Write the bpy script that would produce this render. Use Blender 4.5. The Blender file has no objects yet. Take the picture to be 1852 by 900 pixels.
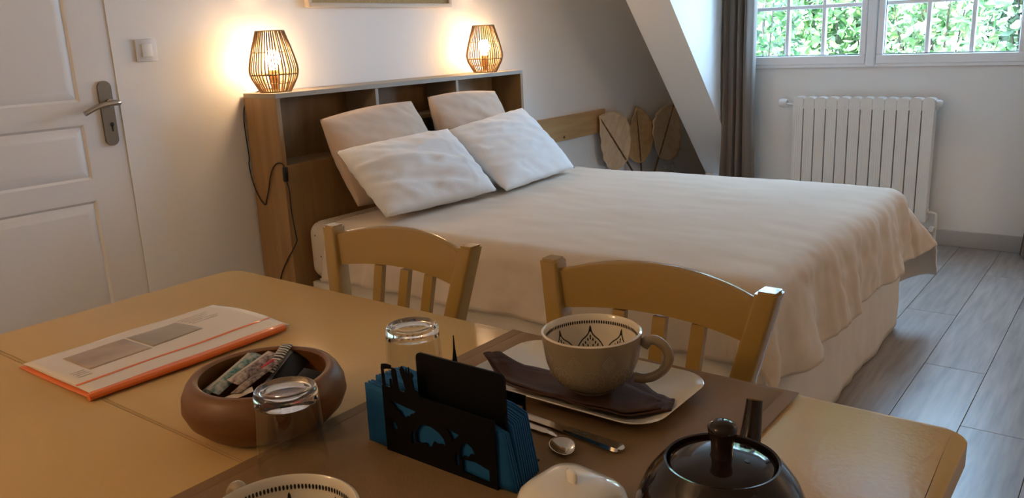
import bpy, bmesh, math, random
from math import sin, cos, pi, radians, sqrt, atan2
from mathutils import Vector, Matrix, noise
random.seed(7)
scn = bpy.context.scene
COL = scn.collection

# ------------------------------------------------------------------ camera
cam_d = bpy.data.cameras.new('camera'); cam = bpy.data.objects.new('camera', cam_d); COL.objects.link(cam)
cam_d.sensor_width = 36.0; cam_d.lens = 1493.19 * 36.0 / 1852.0; cam_d.clip_start = 0.02
YAW, PITCH, ROLL = radians(-38.015), radians(14.385), radians(-2.544)
_f = Vector((sin(YAW) * cos(PITCH), cos(YAW) * cos(PITCH), -sin(PITCH)))
_r0 = Vector((cos(YAW), -sin(YAW), 0)); _u0 = _r0.cross(_f)
_r = _r0 * cos(ROLL) + _u0 * sin(ROLL); _u = _u0 * cos(ROLL) - _r0 * sin(ROLL)
cam.matrix_world = Matrix(((_r.x, _u.x, -_f.x, 0), (_r.y, _u.y, -_f.y, 0), (_r.z, _u.z, -_f.z, 1.2), (0, 0, 0, 1)))
scn.camera = cam

# ------------------------------------------------------------------ sky, sun, exposure
scn.view_settings.view_transform = 'Standard'; scn.view_settings.look = 'None'
scn.view_settings.gamma = 1.0; scn.view_settings.exposure = 0.28; scn.view_settings.use_curve_mapping = False
W = bpy.data.worlds.new('sky'); scn.world = W; W.use_nodes = True
_bg = W.node_tree.nodes['Background']; _bg.inputs[0].default_value = (0.42, 0.67, 1.0, 1); _bg.inputs[1].default_value = 21.0
SUN = bpy.data.lights.new('sun', 'SUN'); SUN.energy = 16.0; SUN.angle = radians(3); SUN.color = (1.0, 0.95, 0.86)
suno = bpy.data.objects.new('sun', SUN); COL.objects.link(suno)
suno.rotation_euler = Vector((0.35, 1.0, -1.25)).to_track_quat('-Z', 'Y').to_euler()
POR = bpy.data.lights.new('window_portal', 'AREA'); POR.shape = 'RECTANGLE'; POR.size = 1.5; POR.size_y = 1.22
POR.cycles.is_portal = True
poro = bpy.data.objects.new('window_portal', POR); COL.objects.link(poro)
poro.location = (-1.25, 4.99, 1.565); poro.rotation_euler = (radians(-90), 0, 0)
BULB = 185.0            # bedside bulbs, emission strength
BACK = 20.0; SIDE = 12.0              # warm fill added behind the camera; side lamp out of view, watts

# ------------------------------------------------------------------ materials
MATS = {}
def mat(name, col, rough=0.5, metal=0.0, col2=None, scale=8.0, stretch=(1, 1, 1), mix=1.0, bump=0.0, bscale=None, coat=0.0,
        trans=0.0, ior=1.45, emit=None, estr=0.0, detail=4.0, spec=0.5, rnd=0.0, sheen=0.0, wave=False, thin=0.0, coords='Object'):
    m = bpy.data.materials.new(name); m.use_nodes = True; nt = m.node_tree; b = nt.nodes['Principled BSDF']
    b.inputs['Base Color'].default_value = (*col, 1); b.inputs['Roughness'].default_value = rough
    b.inputs['Metallic'].default_value = metal; b.inputs['Specular IOR Level'].default_value = spec; b.inputs['IOR'].default_value = ior
    b.inputs['Transmission Weight'].default_value = trans; b.inputs['Coat Weight'].default_value = coat
    b.inputs['Coat Roughness'].default_value = 0.06; b.inputs['Sheen Weight'].default_value = sheen
    if emit: b.inputs['Emission Color'].default_value = (*emit, 1); b.inputs['Emission Strength'].default_value = estr
    N = nt.nodes.new; L = nt.links.new
    if col2 or bump:
        tc = N('ShaderNodeTexCoord'); mp = N('ShaderNodeMapping'); mp.inputs['Scale'].default_value = stretch
        if rnd:
            oi = N('ShaderNodeObjectInfo'); sc = N('ShaderNodeVectorMath'); sc.operation = 'SCALE'; sc.inputs['Scale'].default_value = 37.0
            cx = N('ShaderNodeCombineXYZ'); L(oi.outputs['Random'], cx.inputs[0]); L(oi.outputs['Random'], cx.inputs[1]); L(cx.outputs[0], sc.inputs[0])
            ad = N('ShaderNodeVectorMath'); L(tc.outputs[coords], ad.inputs[0]); L(sc.outputs[0], ad.inputs[1]); L(ad.outputs[0], mp.inputs[0])
        else: L(tc.outputs[coords], mp.inputs[0])
        if wave:
            nz = N('ShaderNodeTexWave'); nz.inputs['Scale'].default_value = scale; nz.inputs['Distortion'].default_value = 6.0
            nz.inputs['Detail'].default_value = 3.0; out = nz.outputs['Fac']
        else:
            nz = N('ShaderNodeTexNoise'); nz.inputs['Scale'].default_value = scale; nz.inputs['Detail'].default_value = detail; out = nz.outputs['Fac']
        L(mp.outputs[0], nz.inputs['Vector'])
        if col2:
            cr = N('ShaderNodeValToRGB'); cr.color_ramp.elements[0].position = 0.32; cr.color_ramp.elements[1].position = 0.68
            cr.color_ramp.elements[0].color = (*col, 1); cr.color_ramp.elements[1].color = (*col2, 1); L(out, cr.inputs[0])
            src = cr.outputs[0]
            if rnd:
                hs = N('ShaderNodeHueSaturation'); mr = N('ShaderNodeMapRange'); mr.inputs['To Min'].default_value = 1 - rnd; mr.inputs['To Max'].default_value = 1 + rnd
                L(oi.outputs['Random'], mr.inputs[0]); L(mr.outputs[0], hs.inputs['Value']); L(src, hs.inputs['Color']); src = hs.outputs[0]
            L(src, b.inputs['Base Color'])
        if bump:
            bp = N('ShaderNodeBump'); bp.inputs['Strength'].default_value = bump; bp.inputs['Distance'].default_value = 0.01
            if bscale:
                n2 = N('ShaderNodeTexNoise'); n2.inputs['Scale'].default_value = bscale; n2.inputs['Detail'].default_value = 3; L(mp.outputs[0], n2.inputs['Vector']); L(n2.outputs['Fac'], bp.inputs['Height'])
            else: L(out, bp.inputs['Height'])
            L(bp.outputs[0], b.inputs['Normal'])
    MATS[name] = m
    return m

WALL = mat('white_wall_paint', (0.84, 0.83, 0.81), 0.75, bump=0.05, bscale=260, scale=3)
TRIM = mat('white_gloss_paint', (0.80, 0.79, 0.77), 0.4)
DOORP = mat('white_door_paint', (0.82, 0.80, 0.78), 0.42, bump=0.05, bscale=60, scale=4, stretch=(1, 1, 6))
SKB = mat('grey_skirting', (0.46, 0.45, 0.44), 0.45)
PVC = mat('white_window_frame', (0.90, 0.91, 0.93), 0.3)
RADM = mat('radiator_enamel', (0.80, 0.79, 0.76), 0.35)
PLANK = mat('grey_oak_laminate', (0.25, 0.235, 0.22), 0.30, col2=(0.38, 0.36, 0.34), scale=5, stretch=(9, 0.8, 9), bump=0.03, rnd=0.10, detail=8)
GAP = mat('dark_joint', (0.05, 0.045, 0.04), 0.8)
TABLE = mat('beige_lacquer', (0.58, 0.385, 0.165), 0.17, col2=(0.63, 0.42, 0.185), scale=3, stretch=(1, 1, 1), bump=0.035, bscale=160, spec=0.020)
TEDGE = mat('beige_lacquer_edge', (0.36, 0.23, 0.10), 0.25)
CHAIR = mat('olive_beige_lacquer', (0.36, 0.22, 0.055), 0.24, bump=0.04, bscale=90, scale=3, coat=0.25)
VENEER = mat('oak_veneer', (0.29, 0.165, 0.068), 0.45, col2=(0.38, 0.23, 0.10), scale=4, stretch=(7, 7, 0.6), bump=0.03, detail=6)
VENEERH = mat('oak_veneer_across', (0.26, 0.16, 0.075), 0.45, col2=(0.33, 0.215, 0.11), scale=4, stretch=(7, 0.6, 7), bump=0.03, detail=6)
VEDGE = mat('grey_veneer_edge', (0.36, 0.30, 0.23), 0.45)
PINE = mat('pine_board', (0.46, 0.27, 0.11), 0.5, col2=(0.56, 0.36, 0.17), scale=4, stretch=(8, 0.7, 8), bump=0.03)
LINEN = mat('beige_duvet_cotton', (0.66, 0.555, 0.44), 0.85, bump=0.10, bscale=420, scale=5, sheen=0.15)
WHITEC = mat('white_cotton', (0.80, 0.785, 0.765), 0.85, bump=0.08, bscale=300, scale=5, sheen=0.15)
BEIGEC = mat('beige_cotton', (0.66, 0.51, 0.39), 0.85, bump=0.08, bscale=300, scale=5, sheen=0.15)
SKIRT = mat('cream_valance_cotton', (0.72, 0.66, 0.57), 0.85, bump=0.2, bscale=18, scale=5)
WHITEF = mat('white_bed_frame', (0.72, 0.68, 0.60), 0.4)
CURT = mat('taupe_curtain', (0.155, 0.115, 0.085), 0.8, bump=0.06, bscale=350, scale=5, sheen=0.3)
RATTAN = mat('rattan', (0.20, 0.125, 0.05), 0.55, bump=0.1, bscale=80, scale=5)
SOCKM = mat('brown_socket', (0.35, 0.20, 0.08), 0.5)
BULBM = mat('lit_bulb', (1, 0.9, 0.7), 0.3, emit=(1.0, 0.64, 0.34), estr=BULB)
BLACKP = mat('black_plastic', (0.012, 0.012, 0.012), 0.35)
BLACKM = mat('black_painted_metal', (0.004, 0.004, 0.0045), 0.5, spec=0.12)
STEEL = mat('brushed_steel', (0.42, 0.38, 0.33), 0.34, metal=1.0)
SATIN = mat('dark_satin_metal', (0.20, 0.175, 0.14), 0.42, metal=0.75)
CUTL = mat('polished_steel', (0.62, 0.57, 0.50), 0.14, metal=1.0)
SWITCHM = mat('switch_plastic', (0.70, 0.69, 0.68), 0.35)
GLASS = mat('clear_glass', (1, 1, 1), 0.01, trans=1.0, ior=1.48)
def thin_glass(name, ior, tint):
    m = bpy.data.materials.new(name); m.use_nodes = True; nt = m.node_tree; nt.nodes.clear(); N = nt.nodes.new; L = nt.links.new
    o = N('ShaderNodeOutputMaterial'); mx = N('ShaderNodeMixShader'); t = N('ShaderNodeBsdfTransparent'); g = N('ShaderNodeBsdfGlossy'); f = N('ShaderNodeFresnel')
    t.inputs[0].default_value = (*tint, 1); g.inputs['Roughness'].default_value = 0.01; f.inputs[0].default_value = ior
    ge = N('ShaderNodeNewGeometry'); iv = N('ShaderNodeMath'); iv.operation = 'SUBTRACT'; iv.inputs[0].default_value = 1.0; L(ge.outputs['Backfacing'], iv.inputs[1])
    mu = N('ShaderNodeMath'); mu.operation = 'MULTIPLY'; L(f.outputs[0], mu.inputs[0]); L(iv.outputs[0], mu.inputs[1])
    L(mu.outputs[0], mx.inputs[0]); L(t.outputs[0], mx.inputs[1]); L(g.outputs[0], mx.inputs[2]); L(mx.outputs[0], o.inputs[0]); return m
PANE = thin_glass('window_glass', 1.35, (0.97, 0.985, 0.98))
TUMB = thin_glass('tumbler_glass', 2.0, (0.975, 0.975, 0.965))
BOWL = mat('acacia_wood', (0.125, 0.045, 0.010), 0.42, col2=(0.22, 0.095, 0.027), scale=6, stretch=(1, 1, 5), bump=0.03, detail=5)
TAUPE = mat('taupe_glaze', (0.30, 0.235, 0.155), 0.22, coat=0.3)
LACE = mat('lace_print', (0.43, 0.34, 0.23), 0.35)
CREAM = mat('cream_glaze', (0.74, 0.66, 0.53), 0.16, coat=0.4)
INK = mat('black_glaze_print', (0.012, 0.010, 0.010), 0.3)
PLATE = mat('ivory_porcelain', (0.76, 0.69, 0.56), 0.14, coat=0.4)
PORC = mat('white_porcelain', (0.80, 0.75, 0.66), 0.14, coat=0.4)
NAPK = mat('brown_cloth', (0.055, 0.022, 0.012), 0.8, bump=0.1, bscale=300, scale=5)
RUNNER = mat('taupe_runner', (0.235, 0.14, 0.062), 0.7, bump=0.14, bscale=500, scale=6, col2=(0.255, 0.155, 0.07), stretch=(1, 1, 1))
TEAPOT = mat('dark_brown_glaze', (0.014, 0.008, 0.006), 0.08, spec=0.45, col2=(0.020, 0.011, 0.007), scale=14)
BLUE = mat('blue_paper', (0.0, 0.085, 0.24), 0.8, bump=0.1, bscale=200, scale=5)
ORANGE = mat('orange_plastic', (0.78, 0.17, 0.03), 0.3)
PAPER = mat('white_paper', (0.74, 0.66, 0.57), 0.45)
PHOTO1 = mat('printed_photo_brown', (0.36, 0.27, 0.20), 0.4, col2=(0.52, 0.40, 0.31), scale=14)
PHOTO2 = mat('printed_photo_grey', (0.30, 0.26, 0.21), 0.4, col2=(0.44, 0.38, 0.31), scale=14)
INKG = mat('grey_print', (0.47, 0.40, 0.34), 0.5)
LEAFP = mat('dried_palm', (0.76, 0.54, 0.33), 0.8, col2=(0.84, 0.63, 0.42), scale=14, bump=0.25, bscale=50)
LEAFP2 = mat('amber_dried_palm', (0.70, 0.42, 0.17), 0.8, col2=(0.78, 0.50, 0.24), scale=14, bump=0.25, bscale=50)
STEMM = mat('brown_stem', (0.17, 0.085, 0.032), 0.7)
FRAMEW = mat('pale_frame_wood', (0.60, 0.53, 0.43), 0.5)
ART = mat('hessian_artwork', (0.52, 0.34, 0.15), 0.8, col2=(0.62, 0.43, 0.20), scale=90, bump=0.2)
def foliage(n, c, c2):
    m = mat(n, c, 0.45, col2=c2, scale=9, detail=2); return m
FOL = [foliage('leaf_fresh_green', (0.034, 0.115, 0.022), (0.19, 0.31, 0.09)), foliage('leaf_pale_mint', (0.11, 0.21, 0.07), (0.46, 0.48, 0.26)),
       foliage('leaf_dark_green', (0.016, 0.040, 0.014), (0.08, 0.13, 0.05))]
BARK = mat('bark', (0.10, 0.07, 0.05), 0.9)
GRAVEL = mat('pale_gravel', (0.74, 0.73, 0.68), 0.9, bump=0.3, bscale=60, scale=5)

# ------------------------------------------------------------------ helpers
def tag(o, label=None, cat=None, group=None, kind=None):
    if label: o['label'] = label
    if cat: o['category'] = cat
    if group: o['group'] = group
    if kind: o['kind'] = kind
    return o
def thing(name, label, cat, loc=(0, 0, 0), rot=0.0, group=None):
    o = bpy.data.objects.new(name, None); o.empty_display_size = 0.05; COL.objects.link(o)
    o.location = loc; o.rotation_euler = (0, 0, rot); return tag(o, label, cat, group)
def link(name, me, mats=None, parent=None, loc=None, rot=None):
    if mats is not None:
        for m in (mats if isinstance(mats, (list, tuple)) else [mats]): me.materials.append(m)
    o = bpy.data.objects.new(name, me); COL.objects.link(o)
    if parent: o.parent = parent
    if loc: o.location = loc
    if rot: o.rotation_euler = rot
    return o
def obj(name, bm, mats, parent=None, smooth=40, loc=None, rot=None):
    bmesh.ops.recalc_face_normals(bm, faces=bm.faces)
    me = bpy.data.meshes.new(name); bm.to_mesh(me); bm.free()
    for p in me.polygons: p.use_smooth = smooth > 0
    if smooth: me.set_sharp_from_angle(angle=radians(smooth))
    return link(name, me, mats, parent, loc, rot)
def bm_box(bm, lo, hi, bevel=0.0, seg=2, mtx=None):
    vs = [bm.verts.new((x, y, z)) for x in (lo[0], hi[0]) for y in (lo[1], hi[1]) for z in (lo[2], hi[2])]
    fs = [bm.faces.new([vs[i] for i in q]) for q in ((0, 1, 3, 2), (4, 6, 7, 5), (0, 4, 5, 1), (2, 3, 7, 6), (0, 2, 6, 4), (1, 5, 7, 3))]
    if mtx: bmesh.ops.transform(bm, matrix=mtx, verts=vs)
    if bevel:
        es = list({e for f in fs for e in f.edges})
        bmesh.ops.recalc_face_normals(bm, faces=fs)
        bmesh.ops.bevel(bm, geom=es, offset=bevel, segments=seg, affect='EDGES', profile=0.5)
def box(name, lo, hi, m, parent=None, bevel=0.0, seg=2, **k):
    bm = bmesh.new(); bm_box(bm, lo, hi, bevel, seg); return obj(name, bm, m, parent, **k)
def bm_lathe(bm, prof, n=48, cap=True, a0=0.0, ctr=(0, 0)):
    rings = []
    for r, z in prof:
        if r < 1e-6: rings.append([bm.verts.new((ctr[0], ctr[1], z))])
        else: rings.append([bm.verts.new((ctr[0] + r * cos(a0 + 2 * pi * i / n), ctr[1] + r * sin(a0 + 2 * pi * i / n), z)) for i in range(n)])
    out = []
    for k, (a, b) in enumerate(zip(rings, rings[1:])):
        for i in range(n):
            j = (i + 1) % n
            if len(a) == 1 and len(b) == 1: continue
            if len(a) == 1: f = bm.faces.new((a[0], b[i], b[j]))
            elif len(b) == 1: f = bm.faces.new((a[i], b[0], a[j]))
            else: f = bm.faces.new((a[i], b[i], b[j], a[j]))
            out.append((k, f))
    return out
def lathe(name, prof, m, parent=None, n=48, **k):
    bm = bmesh.new(); bm_lathe(bm, prof, n); return obj(name, bm, m, parent, **k)
def spline(pts, n=8, closed=False):
    P = [Vector(p) for p in pts]; out = []; m = len(P)
    for i in range(m if closed else m - 1):
        g = (lambda q: P[q % m]) if closed else (lambda q: P[max(0, min(m - 1, q))])
        p0, p1, p2, p3 = g(i - 1), g(i), g(i + 1), g(i + 2)
        for s in range(n):
            t = s / n
            out.append(0.5 * ((2 * p1) + (p2 - p0) * t + (2 * p0 - 5 * p1 + 4 * p2 - p3) * t * t + (3 * p1 - p0 - 3 * p2 + p3) * t ** 3))
    if not closed: out.append(P[-1].copy())
    return out
def bm_tube(bm, pts, r, n=8, closed=False, flat=1.0, up=None):
    P = [Vector(p) for p in pts]; m = len(P); rings = []; N = None
    for i, p in enumerate(P):
        if closed: t = (P[(i + 1) % m] - P[i - 1]).normalized()
        else: t = (P[min(i + 1, m - 1)] - P[max(i - 1, 0)]).normalized()
        if N is None:
            N = (up or (Vector((0, 0, 1)) if abs(t.z) < 0.9 else Vector((1, 0, 0)))); N = Vector(N)
        N = (N - t * N.dot(t)).normalized(); B = t.cross(N)
        rr = r[i] if isinstance(r, (list, tuple)) else r
        rings.append([bm.verts.new(p + (N * cos(2 * pi * k / n) * flat + B * sin(2 * pi * k / n)) * rr) for k in range(n)])
    for a, b in (list(zip(rings, rings[1:])) + ([(rings[-1], rings[0])] if closed else [])):
        for k in range(n): bm.faces.new((a[k], a[(k + 1) % n], b[(k + 1) % n], b[k]))
    if not closed: bm.faces.new(rings[0][::-1]); bm.faces.new(rings[-1])
def tube(name, pts, r, m, parent=None, n=8, **k):
    kw = {q: k.pop(q) for q in ('closed', 'flat', 'up') if q in k}
    bm = bmesh.new(); bm_tube(bm, pts, r, n, **kw); return obj(name, bm, m, parent, **k)
def bm_prism(bm, poly, d0, d1, axis='z'):
    f = {'z': lambda a, b, d: (a, b, d), 'y': lambda a, b, d: (a, d, b), 'x': lambda a, b, d: (d, a, b)}[axis]
    lo = [bm.verts.new(f(a, b, d0)) for a, b in poly]; hi = [bm.verts.new(f(a, b, d1)) for a, b in poly]
    n = len(poly)
    bm.faces.new(lo[::-1]); bm.faces.new(hi)
    for i in range(n): bm.faces.new((lo[i], lo[(i + 1) % n], hi[(i + 1) % n], hi[i]))
def prism(name, poly, d0, d1, m, parent=None, axis='z', bevel=0.0, **k):
    bm = bmesh.new(); bm_prism(bm, poly, d0, d1, axis)
    if bevel:
        bmesh.ops.recalc_face_normals(bm, faces=bm.faces)
        bmesh.ops.bevel(bm, geom=list(bm.edges), offset=bevel, segments=2, affect='EDGES', profile=0.5)
    return obj(name, bm, m, parent, **k)
def pierced(name, loops, thick, m, parent, loc, rot):
    """flat plate with real holes: first loop outline(s), further loops cut out (2D curve fill)"""
    cu = bpy.data.curves.new(name, 'CURVE'); cu.dimensions = '2D'; cu.fill_mode = 'BOTH'; cu.extrude = thick / 2
    for lp in loops:
        s = cu.splines.new('POLY'); s.points.add(len(lp) - 1); s.use_cyclic_u = True
        for q, (a, b) in zip(s.points, lp): q.co = (a, b, 0, 1)
    tmp = bpy.data.objects.new('tmp', cu); COL.objects.link(tmp)
    dg = bpy.context.evaluated_depsgraph_get(); me = bpy.data.meshes.new_from_object(tmp.evaluated_get(dg))
    bpy.data.objects.remove(tmp); bpy.data.curves.remove(cu); me.name = name; me.materials.clear()
    return link(name, me, m, parent, loc, rot)
def rrect(x0, y0, x1, y1, r, n=5):
    o = []
    for cx, cy, a in ((x1 - r, y1 - r, 0), (x0 + r, y1 - r, 90), (x0 + r, y0 + r, 180), (x1 - r, y0 + r, 270)):
        o += [(cx + r * cos(radians(a + 90 * i / n)), cy + r * sin(radians(a + 90 * i / n))) for i in range(n + 1)]
    return o
def copy_tree(o, parent=None):
    c = o.copy(); COL.objects.link(c)
    if parent: c.parent = parent
    for ch in list(o.children): copy_tree(ch, c)
    return c
def struct(o): o['kind'] = 'structure'; return o
def grid(name, fn, nu, nv, m, parent=None, thick=0.0, smooth=180, closed_u=False, offset=0.0):
    bm = bmesh.new(); V = [[bm.verts.new(fn(i / nu, j / nv)) for j in range(nv + 1)] for i in range(nu + 1)]
    for i in range(nu):
        for j in range(nv): bm.faces.new((V[i][j], V[i + 1][j], V[i + 1][j + 1], V[i][j + 1]))
    me = bpy.data.meshes.new(name); bm.to_mesh(me); bm.free()
    for p in me.polygons: p.use_smooth = True
    o = link(name, me, m, parent)
    if thick:
        s = o.modifiers.new('thickness', 'SOLIDIFY'); s.thickness = thick; s.offset = offset
    return o
nz = lambda x, y, z=0.0: noise.noise(Vector((x, y, z)))

# ================================================================== SETTING
WX, WY = -2.76, 4.88          # headboard wall plane, window wall plane
floor = struct(box('floor', (-2.9, -1.6, -0.12), (1.9, 6.6, -0.010), GAP, smooth=0))
pm = {}
col = 0; x = -0.352 - 0.1945 * 13
while x < 1.7:
    y = 3.08 + (0.0 if col == 12 else (0.37, 0.82, 0.1, 0.6)[col % 4]) - 1.28 * 5
    x0, x1 = max(x, WX - 0.02), min(x + 0.1945, 1.78)
    while y < 6.5:
        y0, y1 = max(y, -1.55), min(y + 1.28, 6.5)
        if y1 - y0 > 0.02 and x1 - x0 > 0.01:
            L, w = y1 - y0, x1 - x0; key = (round(L, 3), round(w, 3))
            if key not in pm:
                bm = bmesh.new(); bm_box(bm, (0.0009, 0.0009, -0.010), (w - 0.0009, L - 0.0009, 0.0), 0.0007, 1)
                o = obj('plank', bm, PLANK, floor, smooth=0, loc=(x0, y0, 0)); pm[key] = o
            else:
                o = pm[key].copy(); COL.objects.link(o); o.location = (x0, y0, 0)
        y += 1.28
    x += 0.1945; col += 1
# headboard wall with the door opening
DY0, DY1, DH = 0.57, 1.428, 2.05
bm = bmesh.new()
bm_box(bm, (WX - 0.12, -1.6, -0.02), (WX, DY0, 2.45)); bm_box(bm, (WX - 0.12, DY1, -0.02), (WX, 6.6, 2.45)); bm_box(bm, (WX - 0.12, DY0, DH), (WX, DY1, 2.45))
struct(obj('wall_left', bm, WALL, smooth=0))
struct(box('wall_back', (-2.9, -1.72, -0.02), (1.9, -1.6, 2.45), WALL, smooth=0))
struct(box('wall_right', (1.8, -1.6, -0.02), (1.92, 6.6, 2.45), WALL, smooth=0))
struct(box('ceiling', (-2.9, -1.72, 2.45), (1.92, 5.12, 2.57), WALL, smooth=0))
# window wall with the opening, between the two dormer cheeks
OX0, OX1, OZ0, OZ1 = -2.0, -0.50, 0.955, 2.175
bm = bmesh.new()
bm_box(bm, (-2.06, WY, -0.02), (OX0, WY + 0.2, 2.45)); bm_box(bm, (OX1, WY, -0.02), (-0.19, WY + 0.2, 2.45))
bm_box(bm, (OX0, WY, -0.02), (OX1, WY + 0.2, OZ0)); bm_box(bm, (OX0, WY, OZ1), (OX1, WY + 0.2, 2.45))
struct(obj('wall_window', bm, WALL, smooth=0))
S = 1.0427
def rake(z, y0=4.048, z0=1.349): return y0 - (z - z0) / S
for nm, xa, xb in (('wall_dormer_cheek', -2.302, -2.05), ('wall_dormer_far_cheek', -0.20, 0.05)):
    bm = bmesh.new(); bm_prism(bm, [(rake(0), -0.02), (rake(2.45), 2.45), (5.08, 2.45), (5.08, 0.60), (rake(0) + .02, 0.60), (rake(0) + .02, -0.02)], xa, xb, 'x'); struct(obj(nm, bm, WALL, smooth=0))
for nm, xa, xb in (('wall_slope_alcove', WX, -2.302), ('wall_slope_main', 0.05, 1.8)):
    bm = bmesh.new(); bm_prism(bm, [(rake(0, 5.10), -0.02), (rake(2.45, 5.10), 2.45), (rake(2.45, 5.25), 2.45), (rake(0, 5.25), -0.02)], xa, xb, 'x'); struct(obj(nm, bm, WALL, smooth=0))
bm = bmesh.new(); bm_prism(bm, [(5.06, -0.02), (5.06, 1.50), (6.60, -0.02)], -2.302, -2.25, 'x'); struct(obj('wall_alcove_side', bm, WALL, smooth=0))
struct(box('baseboard_window', (-2.05, WY - 0.014, 0.0), (-0.20, WY, 0.086), SKB, bevel=0.003))

# door with moulded panels
struct(box('door_light_seal', (WX - 0.119, DY0 - 0.03, -0.01), (WX - 0.075, DY1 + 0.03, DH + 0.03), DOORP, smooth=0))  # added panel across the doorway, blocks light leaking through the door gap
door = struct(box('door_1', (WX - 0.045, DY0 + 0.003, 0.006), (WX - 0.012, DY1 - 0.0012, DH - 0.003), DOORP, smooth=0))
def door_panel(z0, z1, y0=0.70, y1=1.305):
    # frame of stiles round a sunk, moulded panel: one skin with a raised field
    def ring(d, h): return [(WX - 0.012 + h, y0 + d, z0 + d), (WX - 0.012 + h, y1 - d, z0 + d), (WX - 0.012 + h, y1 - d, z1 - d), (WX - 0.012 + h, y0 + d, z1 - d)]
    bm = bmesh.new(); rs = [[bm.verts.new(p) for p in ring(d, h)] for d, h in ((-0.001, 0.0085), (0.006, 0.008), (0.014, 0.0015), (0.040, 0.0105), (0.046, 0.011))]
    for a, b in zip(rs, rs[1:]):
        for i in range(4): bm.faces.new((a[i], a[(i + 1) % 4], b[(i + 1) % 4], b[i]))
    bm.faces.new(rs[-1]); obj('panel', bm, DOORP, door, smooth=25)
zs = ((0.20, 0.737), (0.797, 0.988), (1.050, 1.93))
for a, b in zs: door_panel(a, b)
bm = bmesh.new()
for lo, hi in (((DY0 + .003, 0.006), (0.70, DH - .003)), ((1.305, 0.006), (DY1 - .0012, DH - .003)), ((0.70, 0.006), (1.305, 0.20)), ((0.70, 0.737), (1.305, 0.797)), ((0.70, 0.988), (1.305, 1.05)), ((0.70, 1.93), (1.305, DH - .003))):
    bm_box(bm, (WX - 0.012, lo[0], lo[1]), (WX - 0.0035, hi[0], hi[1]))
obj('stile_frame', bm, DOORP, door, smooth=0)
hx = WX - 0.0035
bm = bmesh.new(); bm_prism(bm, [(1.3815 + 0.0225 * cos(a), (1.0955 if sin(a) >= 0 else 0.9275) + 0.0225 * sin(a)) for a in [i * pi / 12 for i in range(24)]], hx, hx + 0.009, 'x')
hp = obj('handle_plate', bm, SATIN, door, smooth=50)
tube('lever', spline([(hx + .005, 1.402, 1.045), (hx + .04, 1.404, 1.046), (hx + .052, 1.396, 1.046), (hx + .054, 1.37, 1.045), (hx + .053, 1.33, 1.039), (hx + .052, 1.283, 1.020)], 6), [0.009] * 12 + [0.0085] * 19, STEEL, hp, n=10, flat=1.0)
lathe('rosette', [(0, 0), (0.013, 0), (0.013, 0.008), (0, 0.008)], STEEL, hp, 24, loc=(hx + .009, 1.390, 1.045), rot=(0, pi / 2, 0))
bm = bmesh.new(); bm_prism(bm, [(1.387 + 0.007 * cos(a), 0.975 + 0.007 * sin(a)) for a in [i * pi / 8 for i in range(16)]], hx + .009, hx + .0096, 'x'); bm_box(bm, (hx + .009, 1.384, 0.952), (hx + .0096, 1.390, 0.972))
obj('keyhole', bm, BLACKP, hp, smooth=0)

# window: fixed frame, two sashes with glazing bars and panes
win = bpy.data.objects.new('window_1', None); COL.objects.link(win); struct(win)
def bars(name, rects, y0, y1, m, par, bevel=0.003):
    bm = bmesh.new()
    for a, b, c, d in rects: bm_box(bm, (a, y0, b), (c, y1, d), bevel, 1)
    return obj(name, bm, m, par, smooth=30)
bars('frame', [(OX0, OZ0, OX1, 0.985), (OX0, 2.145, OX1, OZ1), (OX0, 0.985, -1.97, 2.145), (-0.53, 0.985, OX1, 2.145)], WY - 0.012, WY + 0.055, PVC, win)
bars('mullion', [(-1.285, 0.957, -1.237, 2.155)], WY - 0.022, WY + 0.05, PVC, win, 0.005)
for sx0, sx1 in ((-1.968, -1.288), (-1.234, -0.532)):
    g0, g1 = sx0 + 0.036, sx1 - 0.034; gb, gt = 1.022, 2.096
    sash = bars('sash', [(sx0, 0.972, sx1, gb), (sx0, gt, sx1, 2.145), (sx0, gb, g0, gt), (g1, gb, sx1, gt)], WY - 0.016, WY + 0.045, PVC, win, 0.004)
    cw = (g1 - g0) / 3; rh = 0.2685
    for k in (1, 2): bars('glazing_bar', [(g0 + cw * k - 0.011, gb, g0 + cw * k + 0.011, gt)], WY + 0.002, WY + 0.034, PVC, sash, 0.003)
    for k in (1, 2, 3): bars('glazing_bar', [(g0, gb + rh * k - 0.011, g1, gb + rh * k + 0.011)], WY + 0.003, WY + 0.033, PVC, sash, 0.003)
    bars('bead', [(g0, gb, g1, gb + 0.004), (g0, gb, g0 + 0.003, gt), (g1 - 0.003, gb, g1, gt)], WY + 0.000, WY + 0.03, BLACKP, sash, 0)
    for i in range(3):
        for j in range(4):
            zt = min(gb + rh * (j + 1), gt)
            box('pane', (g0 + cw * i + 0.004, WY + 0.016, gb + rh * j + 0.004), (g0 + cw * (i + 1) - 0.004, WY + 0.020, zt - 0.004), PANE, sash, smooth=0)

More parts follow.
